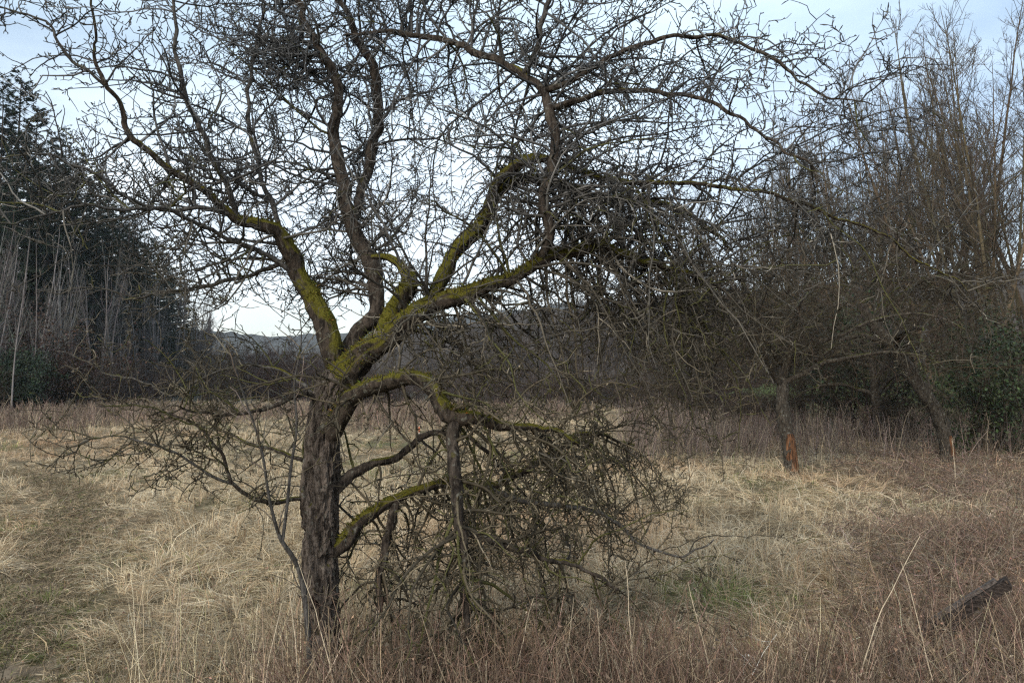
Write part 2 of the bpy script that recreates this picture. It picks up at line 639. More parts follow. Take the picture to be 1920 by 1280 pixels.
def limb_mesh(mb, q, S, rough, seed, dents=()):
    """one thick limb: tube with parallel frames, knobbly radius and furrows"""
    P, R = q[:, :3], q[:, 3]
    n = len(P)
    T = unit(np.gradient(P, axis=0))
    u = np.cross(T[0], [0.3, 1, 0.1])
    u /= np.linalg.norm(u)
    U = []
    for k in range(n):
        u = u - T[k] * (u @ T[k])
        u = u / np.linalg.norm(u)
        U.append(u)
    U = np.array(U)
    W = np.cross(T, U)
    a = np.arange(S) * 2 * math.pi / S
    dirs = np.cos(a)[None, :, None] * U[:, None] + np.sin(a)[None, :, None] * W[:, None]
    V = P[:, None] + dirs * R[:, None, None]
    k1 = fbm(V * np.array([9, 9, 6.0]), seed, 2)
    k2 = np.abs(fbm(V * np.array([34, 34, 11.0]), seed + 9, 3))
    k3 = fbm(V * 70, seed + 19, 2)
    arc = np.concatenate([[0], np.cumsum(np.linalg.norm(np.diff(P, axis=0), axis=1))])[:, None] + 0 * a[None]
    ca, sa = np.cos(a)[None] + 0 * arc, np.sin(a)[None] + 0 * arc
    lob = fbm(np.stack([ca * 1.3, sa * 1.3, arc * 2.2], -1), seed + 31, 2)
    fur = 1 - np.abs(fbm(np.stack([ca * 5.2 + 0.5 * lob, sa * 5.2, arc * 9 + 0.5 * lob], -1), seed + 37, 3))
    rr = R[:, None] * (1 + rough * (0.10 * k1 - 0.07 * k2 + 0.03 * k3 + 0.13 * lob + 0.21 * (fur - 0.7)))
    for (cx, cz, sx, sz, dep) in dents:            # rotten hollows in the wood, seen from the open side
        m = np.exp(-(((V[..., 0] - cx) / sx) ** 2 + ((V[..., 2] - cz) / sz) ** 2) ** 2) * (dirs[..., 1] < 0.35)
        rr = rr - dep * m
    V = P[:, None] + dirs * rr[..., None]
    i = np.arange(n - 1)[:, None] * S
    j = np.arange(S)[None, :]
    j2 = (j + 1) % S
    Q = np.stack([i + j, i + j2, i + S + j2, i + S + j], -1).reshape(-1, 4)
    mb.add(V.reshape(-1, 3), Q, None, (0.1, 0.08, 0.06))
    e = (n - 1) * S
    mb.add([P[-1] + T[-1] * R[-1] * 0.6], None, None, (0.1, 0.08, 0.06))
    c = mb.n - 1
    mb.t.append(np.stack([e + np.arange(S), e + (np.arange(S) + 1) % S, np.full(S, c)], 1))
    return V, dirs


def moss_tufts(V, dirs, amount, seed, r, rad_=None):
    """short fuzzy moss blades on the upper faces of a limb"""
    v, d = V.reshape(-1, 3), dirs.reshape(-1, 3)
    k = (d[:, 2] + 1.1 * fbm(v * 9, seed, 3) > 1.12 - amount)
    if rad_ is not None:
        k &= np.repeat(rad_ > 0.023, V.shape[1])
    v, d = v[k], d[k]
    if len(v) < 20:
        return None
    n = min(len(v) * 3, 9000)
    i = r.integers(0, len(v), n)
    p = v[i] + r.normal(0, 0.004, (n, 3))
    up = unit(d[i] + r.normal(0, 0.45, (n, 3)))
    s = unit(np.cross(up, r.normal(size=(n, 3))))
    h = r.uniform(0.008, 0.022, n)[:, None]
    w = r.uniform(0.0015, 0.0035, n)[:, None]
    tri = np.stack([p - s * w - d[i] * 0.003, p + s * w - d[i] * 0.003, p + up * h], 1)
    c = jitter_col(r, MOSS, n, 0.45, 0.14)
    c[r.random(n) < 0.12] *= np.array([1.5, 0.75, 0.9])
    mb = MB()
    mb.add(tri.reshape(-1, 3), None, np.arange(3 * n).reshape(-1, 3), np.repeat(c, 3, 0))
    return mb


def twig_colour(r, p, n, long_=False):
    """greyer and lighter high up, brown and mossy low down"""
    h = np.clip((p[:, 2] - 1.5) / 1.3, 0, 1)[:, None]
    c = np.array([0.062, 0.050, 0.031]) * (1 - h) + np.array([0.064, 0.063, 0.062]) * h
    c = c * np.exp(r.normal(0, 0.45, (n, 1)))
    pale = r.random(n) < (0.0 if long_ else 0.06)
    c[pale] = c[pale] * 2.2 + 0.04
    mossy = (r.random(n) < 0.10 * (1 - h[:, 0]) + 0.02)
    c[mossy] = np.array([0.07, 0.068, 0.02])
    return c


CENTRE = np.array([0.25, 0.0, 1.9])


def twig_system(r, lv0, dens, droop, lmax, long_per_m, len_long, u0=0.15, spurs=15, thick=1.0, outward=0.85, hang=False):
    """long shoots, side twigs, twiglets and knobbly fruit spurs along a set of limbs"""
    mb = MB()
    P0, R0 = lv0
    levels = []
    # long shoots
    idx, p, t, rr, u = spawn(r, P0, R0, long_per_m, u0, 1.0)
    if len(idx):
        out = unit((p - CENTRE) * np.array([1, 0.8, 0.25]))
        d = side(r, t, r.uniform(0.55, 1.0, len(idx)), out * outward + np.array([0, 0, -0.7 if hang else 0.25]))
        if hang:
            d = unit(d + r.normal(0, 0.25, d.shape) + np.array([0, 0, -0.35]))
        d[:, 1] = np.where(d[:, 1] < 0, d[:, 1] * 0.55, d[:, 1])
        L = r.uniform(len_long[0], len_long[1], len(idx))
        dr = np.array([0, 0, -1.0])
        Pa, Ra = grow(r, p, d, L, 11, 0.17, lambda s: dr * droop * (0.1 + 0.9 * s) + out * 0.05,
                      np.clip(rr * 0.45, 0.0034, 0.0068) * thick, np.full(len(idx), 0.0014) * thick)
        levels.append((Pa, Ra, 1))
    else:
        Pa, Ra = np.zeros((0, 12, 3)), np.zeros((0, 12))
    allP = [Pa]
    allR = [Ra]
    if lmax > 0:
        Pm = np.concatenate([P0, np.zeros((0,) + P0.shape[1:])])
        srcs = [(Pm, R0, 0.55 * dens, u0), (Pa, Ra, dens, 0.06)]
    else:
        srcs = [(Pa, Ra, dens, 0.06)]
    for Ps, Rs, dn, uu in srcs:
        if not len(Ps):
            continue
        idx, p, t, rr, u = spawn(r, Ps, Rs, dn, uu, 1.0)
        if not len(idx):
            continue
        d = side(r, t, r.uniform(0.45, 0.95, len(idx)), np.array([0, 0, 0.35 - droop * 1.5]))
        L = np.exp(r.normal(math.log(0.21), 0.5, len(idx))) * (1.15 - 0.5 * u)
        L = np.clip(L, 0.05, 0.5)
        Pb, Rb = grow(r, p, d, L, 6, 0.27, np.array([0, 0, 0.03 - droop * 0.35]), np.clip(rr * 0.65, 0.0022, 0.0040) * thick, np.full(len(idx), 0.0012) * thick)
        levels.append((Pb, Rb, 2))
    src2 = [(P, R) for P, R, k in levels]
    for P, R in src2:
        idx, p, t, rr, u = spawn(r, P, R, 9.5, 0.12, 1.0)
        if not len(idx):
            continue
        d = side(r, t, r.uniform(0.5, 1.0, len(idx)), np.array([0, 0, 0.3 - droop]))
        L = np.clip(np.exp(r.normal(math.log(0.075), 0.5, len(idx))), 0.02, 0.26)
        Pc, Rc = grow(r, p, d, L, 4, 0.34, np.array([0, 0, 0.04]), np.full(len(idx), 0.0021) * thick, np.full(len(idx), 0.0011) * thick)
        levels.append((Pc, Rc, 3))
    for P, R, k in list(levels):
        idx, p, t, rr, u = spawn(r, P, R, spurs, 0.1, 1.0)
        if not len(idx):
            continue
        d = side(r, t, r.uniform(0.55, 1.0, len(idx)), np.array([0, 0, 0.25]))
        L = np.clip(0.010 + r.exponential(0.018, len(idx)), 0.01, 0.08)
        Pd, Rd = grow(r, p, d, L, 3, 0.3, np.array([0, 0, 0.08]), np.full(len(idx), 0.0019) * thick, np.full(len(idx), 0.0012) * thick)
        Rd[:, 2] = r.uniform(0.0022, 0.0036, len(idx)) * thick        # the swollen bud
        levels.append((Pd, Rd, 4))
    for P, R, k in levels:
        if len(P):
            tubes(mb, P, R, 5 if k == 1 else 4 if k == 2 else 3, twig_colour(r, P.mean(1), len(P), k == 1), r)
    return mb


# name, traced rows (px, py, depth, width px), droop, long shoots per metre, shoot length, density
trunk_rows = [(618, 1400, 0, 150), (614, 1345, 0, 108), (611, 1285, 0, 74), (608, 1200, 0, 70), (603, 1120, 0, 76), (602, 1060, 0, 82), (600, 1010, 0, 78), (598, 950, 0, 76), (600, 890, 0, 72), (604, 830, 0, 66), (609, 780, 0, 66), (618, 738, 0, 70), (636, 706, 0, 64)]
LIMBS = [
    # the heavy leaning limb that carries on to the right
    ('limb', [(612, 775, 0, 60), (630, 722, 0, 64), (655, 694, -0.02, 62), (700, 652, -0.05, 58), (760, 604, -0.08, 50), (815, 572, -0.10, 42), (880, 548, -0.12, 36), (950, 520, -0.12, 30), (1010, 498, -0.10, 28), (1070, 470, -0.05, 25), (1150, 468, 0.0, 20), (1230, 492, 0.05, 15), (1300, 520, 0.05, 10), (1350, 545, 0.05, 6)], 0.16, 9, (0.35, 1.0), 11),
    # left fork
    ('limb', [(626, 700, 0.02, 44), (622, 650, 0.03, 46), (606, 596, 0.05, 46), (580, 550, 0.08, 42), (556, 512, 0.10, 38), (543, 468, 0.08, 38), (522, 436, 0.04, 32), (480, 420, 0.0, 28), (448, 406, -0.03, 24), (420, 388, -0.06, 18), (372, 350, -0.10, 15), (305, 312, -0.16, 14), (266, 272, -0.2, 13), (232, 216, -0.25, 11), (204, 168, -0.3, 9), (186, 112, -0.32, 7), (175, 55, -0.35, 6), (178, -20, -0.36, 4)], 0.03, 5.5, (0.3, 0.8), 9),
    # upright middle limb
    ('limb', [(640, 672, 0.12, 30), (672, 618, 0.16, 34), (702, 590, 0.2, 36), (706, 545, 0.24, 38), (700, 505, 0.26, 36), (676, 462, 0.28, 32), (655, 410, 0.3, 29), (645, 350, 0.32, 30), (630, 300, 0.34, 29), (627, 240, 0.34, 25), (632, 185, 0.32, 22), (618, 125, 0.3, 19), (590, 65, 0.28, 15), (552, 0, 0.25, 12), (520, -60, 0.2, 8)], 0.05, 11, (0.35, 1.05), 12),
    # second upright beside it
    ('limb', [(660, 425, 0.3, 18), (678, 350, 0.42, 20), (700, 270, 0.5, 22), (708, 190, 0.52, 22), (698, 130, 0.5, 20), (672, 75, 0.48, 17), (640, 15, 0.44, 14), (610, -50, 0.4, 9)], 0.06, 10, (0.35, 0.95), 12),
    # mossy crooked stub
    ('limb', [(702, 612, 0.1, 34), (732, 568, 0.08, 36), (756, 540, 0.05, 36), (764, 516, 0.03, 32), (748, 494, 0.05, 22), (722, 482, 0.08, 17), (700, 478, 0.12, 10)], 0.05, 5, (0.3, 0.9), 9),
    # the limb that climbs to the right and bends over
    ('limb', [(812, 578, -0.1, 34), (828, 530, 0.0, 34), (850, 484, 0.08, 34), (886, 444, 0.14, 34), (908, 404, 0.18, 32), (938, 362, 0.22, 28), (985, 338, 0.25, 25), (1040, 342, 0.27, 24), (1090, 366, 0.28, 22), (1165, 372, 0.26, 19), (1245, 388, 0.22, 14), (1320, 420, 0.18, 10), (1380, 470, 0.14, 6)], 0.24, 7.5, (0.35, 1.0), 11),
    ('limb', [(915, 396, 0.18, 26), (930, 350, 0.14, 28), (960, 318, 0.1, 28), (996, 300, 0.06, 30), (1030, 302, 0.02, 22), (1075, 325, 0.0, 16), (1140, 338, -0.05, 14), (1270, 346, -0.12, 11), (1400, 356, -0.2, 10), (1500, 378, -0.26, 9), (1585, 408, -0.3, 8), (1680, 455, -0.34, 6), (1760, 505, -0.36, 4), (1820, 555, -0.38, 2.5)], 0.14, 4.0, (0.25, 0.6), 8),
    # tall stem in the middle of the dense side, forking at the top
    ('limb', [(1028, 500, -0.12, 20), (1046, 448, -0.2, 23), (1034, 395, -0.2, 24), (1040, 340, -0.15, 25), (1052, 285, -0.12, 25), (1046, 245, -0.12, 24), (1040, 205, -0.1, 24), (1022, 172, -0.08, 20), (985, 140, -0.05, 17), (940, 118, 0.0, 16), (880, 92, 0.1, 14), (800, 70, 0.2, 12), (710, 62, 0.3, 8), (640, 70, 0.35, 5)], 0.10, 11, (0.35, 0.95), 12),
    ('limb', [(1036, 196, -0.1, 16), (1085, 182, -0.15, 15), (1160, 166, -0.2, 13), (1255, 164, -0.3, 12), (1340, 190, -0.4, 10), (1420, 236, -0.5, 8), (1490, 300, -0.6, 6), (1540, 350, -0.62, 3)], 0.12, 6, (0.25, 0.6), 9),
    ('limb', [(1010, 165, -0.1, 16), (1060, 150, -0.16, 14), (1130, 112, -0.25, 13), (1215, 72, -0.35, 12), (1300, 64, -0.42, 11), (1380, 80, -0.48, 10), (1445, 106, -0.52, 9), (1505, 152, -0.58, 7), (1550, 184, -0.6, 6), (1605, 196, -0.62, 4), (1650, 205, -0.65, 2.5)], 0.10, 4.0, (0.2, 0.5), 8),
    ('limb', [(985, 140, -0.05, 13), (1006, 100, -0.1, 13), (1020, 50, -0.15, 12), (1036, 0, -0.2, 11), (1060, -70, -0.25, 7)], 0.05, 9, (0.3, 0.8), 10),
    # the mossy low arch
    ('limb', [(622, 812, -0.05, 40), (648, 766, -0.12, 42), (678, 734, -0.2, 36), (715, 718, -0.26, 34), (762, 714, -0.32, 34), (800, 728, -0.38, 34), (832, 760, -0.42, 36), (868, 790, -0.45, 34), (920, 794, -0.45, 24), (985, 794, -0.42, 18), (1045, 806, -0.38, 11), (1090, 835, -0.35, 6)], 0.16, 5, (0.3, 0.8), 11),
    ('limb', [(850, 782, -0.44, 26), (842, 830, -0.46, 26), (848, 880, -0.5, 26), (856, 950, -0.52, 27), (866, 1020, -0.55, 24), (866, 1090, -0.55, 20), (872, 1150, -0.55, 14), (880, 1210, -0.55, 8)], 0.2, 8, (0.25, 0.65), 11),
    ('limb', [(618, 930, 0, 26), (650, 896, 0.05, 24), (690, 874, 0.1, 20), (735, 858, 0.16, 18), (775, 832, 0.2, 15), (830, 812, 0.25, 12), (890, 830, 0.3, 9), (950, 880, 0.33, 6)], 0.12, 4, (0.2, 0.5), 9),
    ('limb', [(612, 1040, 0, 44), (650, 1010, 0.02, 40), (672, 980, 0.06, 30), (720, 950, 0.14, 24), (780, 920, 0.22, 21), (850, 908, 0.28, 20), (925, 908, 0.34, 18), (985, 886, 0.4, 15), (1045, 838, 0.44, 12), (1110, 812, 0.48, 9), (1180, 830, 0.5, 6)], 0.14, 5.5, (0.3, 0.8), 10),
    ('limb', [(742, 936, 0.16, 18), (734, 985, 0.14, 19), (724, 1040, 0.12, 18), (714, 1095, 0.1, 16), (706, 1150, 0.08, 12), (700, 1210, 0.06, 7)], 0.2, 7, (0.2, 0.5), 10),
    ('limb', [(866, 996, -0.52, 18), (930, 1018, -0.5, 15), (1010, 1040, -0.46, 12), (1090, 1064, -0.42, 10), (1160, 1110, -0.4, 6)], 0.14, 6, (0.25, 0.7), 10),
    ('limb', [(900, 912, 0.3, 14), (980, 935, 0.2, 13), (1080, 950, 0.1, 11), (1170, 985, 0.0, 9), (1215, 1025, -0.05, 7), (1270, 1035, -0.1, 5), (1340, 1010, -0.15, 3)], 0.03, 6, (0.2, 0.5), 9),
    # the low branches on the left
    ('limb', [(590, 942, 0.0, 16), (548, 934, -0.06, 13), (510, 942, -0.14, 13), (470, 926, -0.22, 12), (430, 896, -0.3, 11), (412, 852, -0.36, 10), (385, 812, -0.42, 9), (345, 782, -0.46, 7), (310, 765, -0.5, 5)], 0.0, 4.5, (0.2, 0.5), 8),
    ('limb', [(440, 905, -0.28, 9), (380, 880, -0.35, 9), (330, 852, -0.4, 8), (285, 834, -0.44, 7), (225, 818, -0.5, 5), (170, 820, -0.55, 3.5), (130, 850, -0.58, 2)], 0.0, 5, (0.15, 0.35), 7),
    ('limb', [(606, 760, 0.0, 22), (575, 738, -0.08, 18), (535, 748, -0.16, 15), (490, 772, -0.24, 12), (440, 780, -0.32, 10), (380, 775, -0.4, 8), (320, 770, -0.46, 6), (270, 785, -0.5, 4)], 0.03, 5.5, (0.2, 0.5), 9),
    ('limb', [(596, 868, 0.0, 17), (560, 860, 0.1, 13), (520, 842, 0.2, 11), (470, 838, 0.3, 9), (420, 810, 0.38, 7), (370, 790, 0.42, 5)], 0.02, 5.5, (0.2, 0.45), 9),
    ('limb', [(598, 745, 0.02, 14), (560, 715, 0.1, 11), (505, 690, 0.2, 9), (440, 690, 0.3, 8), (380, 705, 0.38, 7), (320, 740, 0.42, 6), (260, 715, 0.46, 5), (195, 700, 0.5, 4), (110, 660, 0.5, 2.5)], 0.02, 3.5, (0.2, 0.5), 6),
    # slimmer boughs of the left crown
    ('limb', [(452, 398, -0.02, 13), (425, 335, -0.1, 13), (392, 270, -0.2, 12), (362, 205, -0.28, 11), (342, 135, -0.34, 10), (332, 60, -0.4, 9), (312, -20, -0.44, 6)], 0.02, 7, (0.25, 0.65), 9),
    ('limb', [(528, 440, 0.06, 12), (508, 370, 0.12, 11), (484, 305, 0.2, 10), (466, 230, 0.26, 10), (470, 150, 0.3, 9), (486, 80, 0.34, 7), (500, 0, 0.36, 5)], 0.02, 9, (0.25, 0.7), 10),
    ('limb', [(205, 170, -0.3, 7), (165, 130, -0.36, 7), (135, 110, -0.4, 7), (105, 72, -0.45, 6), (65, 28, -0.5, 5), (0, 10, -0.55, 4), (-60, 12, -0.6, 3)], 0.02, 6, (0.2, 0.5), 7),
    ('limb', [(432, 402, -0.04, 11), (385, 392, -0.14, 10), (310, 392, -0.26, 9), (235, 372, -0.4, 8), (160, 320, -0.52, 7), (100, 290, -0.6, 5), (30, 290, -0.7, 3.5), (-50, 310, -0.75, 2)], 0.05, 7, (0.25, 0.65), 8),
    ('limb', [(560, 520, 0.08, 13), (510, 486, 0.02, 11), (450, 455, -0.1, 10), (380, 424, -0.22, 9), (300, 388, -0.4, 8), (200, 386, -0.6, 7), (100, 396, -0.75, 5), (0, 425, -0.9, 3.5)], 0.04, 7, (0.25, 0.7), 8),
    ('limb', [(548, 480, 0.1, 12), (500, 505, 0.2, 10), (430, 530, 0.3, 9), (370, 540, 0.4, 8), (300, 545, 0.5, 6), (230, 560, 0.55, 4)], 0.1, 8, (0.25, 0.6), 9),
]

q_trunk = trace(trunk_rows, 420)
q_trunk[:, 3] *= 0.85
# flare and old wounds at the foot
mb = MB()
bx = lambda px, py: (at(px, py, Y0) - BASE)
h1, h2, h3 = bx(585, 905), bx(597, 1150), bx(628, 1030)
Vt, Dt = limb_mesh(mb, q_trunk, 160, 1.0, 3, dents=[(h1[0], h1[2], 0.020, 0.085, 0.10), (h2[0], h2[2], 0.026, 0.075, 0.085), (bx(618, 1045)[0], bx(618, 1045)[2], 0.03, 0.03, 0.03), (bx(572, 1000)[0], bx(572, 1000)[2], 0.02, 0.03, 0.02)])
trunk = mb.build('trunk', M_bark, apple)
tm = moss_tufts(Vt[190:], Dt[190:], 0.55, 31, rng)

NR = 24
CURVES = {}
PARENT = {3: 2, 4: 0, 5: 0, 6: 5, 7: 0, 8: 7, 9: 7, 10: 7, 12: 11, 15: 14, 16: 12, 17: 14, 19: 18, 23: 1, 24: 1, 25: 1, 26: 1, 27: 1, 28: 1}
FILL = 2.9
HANG = {0: (0.4, 40), 5: (0.5, 20), 6: (0.3, 5), 7: (0.05, 14), 11: (0.5, 16), 13: (0.4, 6), 12: (0.1, 14), 14: (0.3, 14), 15: (0.1, 12), 16: (0.1, 9)}
for k, (nm, rows, droop, lpm, ll, dens) in enumerate(LIMBS):
    q = trace(rows, None, 0.030, 100 + 5 * k)
    q[:, 3] *= 0.62 if k in (18, 19, 20, 21, 22) else 0.72 if k in (6, 8, 9) else 0.86
    q[:, 3] *= 1 + 0.10 * fbm(q[:, :3] * 11, 300 + k, 2)
    if k in PARENT:                   # seat the branch on the limb it grows from
        pq = CURVES[PARENT[k]][:, :3]
        gap = pq[np.argmin(np.linalg.norm(pq - q[0, :3], axis=1))] - q[0, :3]
        q[:, :3] += gap * (1 - np.linspace(0, 1, len(q))[:, None]) ** 1.5
    CURVES[k] = q
    wmax = rows[0][3]
    mb = MB()
    thick_limb = max(r_[3] for r_ in rows) >= 16
    V, D = limb_mesh(mb, q, 40 if wmax > 40 else 24 if thick_limb else 10, 0.9 if thick_limb else 0.55, 40 + k)
    mossy = k in (0, 1, 4, 5, 6, 11, 14)
    lo = mb.build('limb', (M_limb_moss if k in (0, 4, 5, 6) else M_limb if mossy else M_limb_dry) if thick_limb else M_branch, apple)
    if thick_limb and mossy:
        tm = moss_tufts(V, D, 0.85 if k in (0, 4, 5) else 0.62, 60 + k, rng, q[:, 3])
        if tm is not None:
            tm.build('moss', M_moss, lo)
    s = resample(q, NR)
    rng = np.random.default_rng(900 + k)
    tb = twig_system(rng, (s[None, :, :3], s[None, :, 3]), dens * 1.15, droop, 1, lpm * FILL * (0.72 if k in (1, 24, 25, 26, 27, 28, 29) else 1.0), ll, u0=(0.3 if k == 4 else 0.16 if k in (2, 3, 6) else 0.24) if k < 7 else 0.1, thick=1.2)
    tb.build('twigs', M_twig, lo)
    if k in HANG:                     # bunches of hanging shoots
        u_, lp_ = HANG[k]
        twig_system(rng, (s[None, :, :3], s[None, :, 3]), 9, 0.40, 0, lp_, (0.35, 1.25) if k < 8 else (0.25, 0.85), u0=u_, thick=1.3 if k >= 11 else 1.1, outward=0.0, hang=True).build('twigs', M_twig, lo)

# ------------------------------------------------------------------ grass and weeds
rng = np.random.default_rng(77)


def blades(mb, p, az, L, e0, e1, w, col, r):
    """bent ribbons. p (n,3); az heading; L length; e0/e1 first and last elevation (radians)"""
    n = len(p)
    K = 4
    P = np.empty((n, K, 3))
    P[:, 0] = p
    for k in range(K - 1):
        e = e0 + (e1 - e0) * (k / (K - 2))
        a = az + 0.25 * r.normal(size=n)
        d = np.stack([np.cos(e) * np.cos(a), np.cos(e) * np.sin(a), np.sin(e)], 1)
        P[:, k + 1] = P[:, k] + d * (L / (K - 1))[:, None]
    P[..., 2] = np.maximum(P[..., 2], (p[:, 2] + 0.004)[:, None])
    P[:, 0, 2] = p[:, 2] - 0.01
    rot = r.uniform(-0.9, 0.9, n)
    s = np.stack([-np.sin(az) * np.cos(rot), np.cos(az) * np.cos(rot), np.sin(rot)], 1)
    ww = w[:, None] * np.array([0.8, 1.0, 0.75, 0.12])[None]
    A = P - s[:, None] * ww[..., None] * 0.5
    B = P + s[:, None] * ww[..., None] * 0.5
    V = np.stack([A, B], 2)
    k = np.arange(K - 1)
    q = np.stack([k * 2, k * 2 + 1, k * 2 + 3, k * 2 + 2], 1)
    Q = (np.arange(n)[:, None, None] * (2 * K) + q[None]).reshape(-1, 4)
    mb.add(V.reshape(-1, 3), Q, None, np.repeat(col, 2 * K, 0))


def scatter(n, d0, d1, u0=-0.80, u1=0.80, power=0.0):
    """ground places spread evenly over the view: x/y ratio u, distance d log-spaced"""
    u = rng.uniform(u0, u1, n)
    y = d0 * (d1 / d0) ** (rng.random(n) ** (1 + power))
    return u * y, y


def meadow(n, d0, d1):
    x, y = scatter(n, d0, d1)
    tg, gr = meadow_kind(x, y)
    tr = on_track(x, y)
    dens = 0.45 + 0.55 * np.clip(noise2(x, y, 1.1, 41) + 0.6, 0, 1)
    keep = rng.random(n) < dens * (1 - 0.55 * tg) * np.clip((tr - 0.12 + 0.25 * noise2(x, y, 1.6, 43)) / 0.35, 0.85, 1)
    x, y, tg, gr, tr = x[keep], y[keep], tg[keep], gr[keep], tr[keep]
    n = len(x)
    # tufts: draw neighbours together
    cell = 0.16 + 0.012 * y
    hx, hy = np.floor(x / cell), np.floor(y / cell)
    h1 = _hash(hx.astype(np.int64), hy.astype(np.int64), np.zeros(n, np.int64), 5)
    h2 = _hash(hx.astype(np.int64), hy.astype(np.int64), np.ones(n, np.int64), 6)
    h3 = _hash(hx.astype(np.int64), hy.astype(np.int64), np.full(n, 2), 6)
    cx, cy_ = (hx + 0.2 + 0.6 * h1) * cell, (hy + 0.2 + 0.6 * h2) * cell
    g = np.where(h3 > 0.35, 0.62, 0.1)
    x, y = x + (cx - x) * g, y + (cy_ - y) * g
    az = 2 * math.pi * (0.8 * noise2(x, y, 0.5, 51) + h1 * 0.55) + rng.normal(0, 0.9, n)
    tall = 0.5 + 0.75 * h2 + 0.35 * noise2(x, y, 0.45, 61)
    L = np.clip(rng.lognormal(math.log(0.20), 0.45, n) * tall, 0.04, 0.6)
    L = L * np.clip(0.40 + tr * 0.8, 0.40, 1)
    worn = np.clip(1 - tr / 0.42, 0, 1)[:, None]
    up = rng.random(n)
    stand = np.clip(0.12 + 0.5 * noise2(x, y, 0.9, 87), 0.04, 0.5)
    e0 = np.where(up < stand, rng.uniform(0.9, 1.45, n), rng.uniform(0.15, 0.8, n))
    e1 = np.where(up < stand * 0.5, rng.uniform(0.5, 1.3, n), rng.uniform(-0.7, 0.15, n))
    w = rng.uniform(0.0020, 0.0042, n) * (1 + 0.10 * np.maximum(y - 4, 0) ** 0.9)
    pal = np.array([[0.47, 0.37, 0.245], [0.40, 0.305, 0.185], [0.57, 0.48, 0.35], [0.30, 0.215, 0.135], [0.40, 0.265, 0.165], [0.45, 0.39, 0.30], [0.17, 0.12, 0.08]])
    pk = rng.choice(7, n, p=[0.27, 0.2, 0.14, 0.14, 0.08, 0.09, 0.08])
    c = 1.27 * pal[pk] * np.array([0.99, 1.0, 0.96]) * np.exp(rng.normal(0, 0.16, (n, 1)))
    warm = np.clip(noise2(x, y, 0.33, 81, 3) + 0.1, 0, 1)[:, None]
    c = c * (1 - warm * np.array([0.10, 0.27, 0.34]))
    dk = np.clip(noise2(x, y, 0.7, 83, 3) - 0.05, 0, 1)[:, None]
    c = c * (1 - 0.6 * dk)
    isg = rng.random(n) < gr * 0.85
    isg |= (rng.random(n) < 0.12 * worn[:, 0])
    c[isg] = np.array([0.16, 0.185, 0.055]) * np.exp(rng.normal(0, 0.3, (isg.sum(), 1)))
    L = np.where(isg, L * 0.6, L) * (1 - 0.35 * tg)
    c = c * (1 - 0.25 * tg[:, None])
    c = c * (1 - worn * np.array([0.42, 0.46, 0.46]))
    p = np.stack([x, y, gz(x, y)], 1)
    mb = MB()
    blades(mb, p, az, L, e0, e1, w, c, rng)
    return mb


tag(meadow(900000, 2.3, 75).build('grass', M_grass), kind='stuff')
# trodden short turf and scraps of straw on the track itself
n = 42000
kk = np.minimum((119 * rng.random(n) ** 1.25).astype(int), 119)
x = tp[kk, 0] + tn[kk, 0] * rng.normal(0, 0.26, n)
y = tp[kk, 1] + tn[kk, 1] * rng.normal(0, 0.26, n) + rng.uniform(-0.06, 0.06, n)
kp = noise2(x, y, 1.8, 74) + rng.normal(0, 0.25, n) > -0.38
x, y = x[kp], y[kp]
n = len(x)
mb = MB()
c = np.array([[0.30, 0.225, 0.135], [0.20, 0.15, 0.09], [0.15, 0.165, 0.05], [0.40, 0.32, 0.21]])[rng.choice(4, n, p=[0.34, 0.44, 0.10, 0.12])] * 0.85 * np.exp(rng.normal(0, 0.25, (n, 1)))
blades(mb, np.stack([x, y, gz(x, y) + 0.008], 1), rng.uniform(0, 6.28, n), rng.uniform(0.03, 0.10, n), rng.uniform(0.1, 0.9, n), rng.uniform(-0.4, 0.2, n), rng.uniform(0.003, 0.006, n) * (1 + 0.06 * np.maximum(y - 4, 0)), c, rng)
tag(mb.build('grass', M_grass), kind='stuff')


def weed_stems(n, xy, hgt, col, r, wob=0.10, branches=6.0, rad0=0.0022, lean=0.18, curl=0.3):
    """dead stalks with short side stems and curled leaf scraps"""
    mb = MB()
    x, y = xy
    z = gz(x, y)
    d = np.stack([r.normal(0, lean, n), r.normal(0, lean, n), np.ones(n)], 1)
    big = 1 + 0.07 * np.maximum(y - 4, 0)
    P, R = grow(r, np.stack([x, y, z - 0.02], 1), d, hgt, 5, wob, np.zeros(3), rad0 * big, rad0 * 0.45 * big)
    c = jitter_col(r, col, n, 0.45, 0.05)
    pale = r.random(n) < 0.10
    c[pale] = np.array([0.36, 0.29, 0.20]) * np.exp(r.normal(0, 0.2, (pale.sum(), 1)))
    tubes(mb, P, R, 3, c, r)
    idx, p, t, rr, u = spawn(r, P, R, branches, 0.25, 1.0)
    if len(idx):
        dd = side(r, t, r.uniform(0.35, 0.9, len(idx)), np.array([0, 0, 0.3]))
        Pb, Rb = grow(r, p, dd, r.uniform(0.05, 0.22, len(idx)), 3, 0.3, np.array([0, 0, -0.05]), rr * 0.6, rr * 0.3)
        tubes(mb, Pb, Rb, 3, c[idx], r)
        # curled scraps
        i2 = r.random(len(idx)) < curl
        if i2.any():
            pe = Pb[i2][:, -1]
            m = len(pe)
            s1 = r.normal(0, 1, (m, 3))
            s2 = r.normal(0, 1, (m, 3))
            sz = (r.uniform(0.006, 0.018, m) * big[idx][i2])[:, None]
            tri = np.stack([pe, pe + unit(s1) * sz, pe + unit(s1 + s2) * sz * 1.4], 1)
            mb.add(tri.reshape(-1, 3), None, np.arange(3 * m).reshape(-1, 3), np.repeat(c[idx][i2] * 0.9, 3, 0))
    return mb


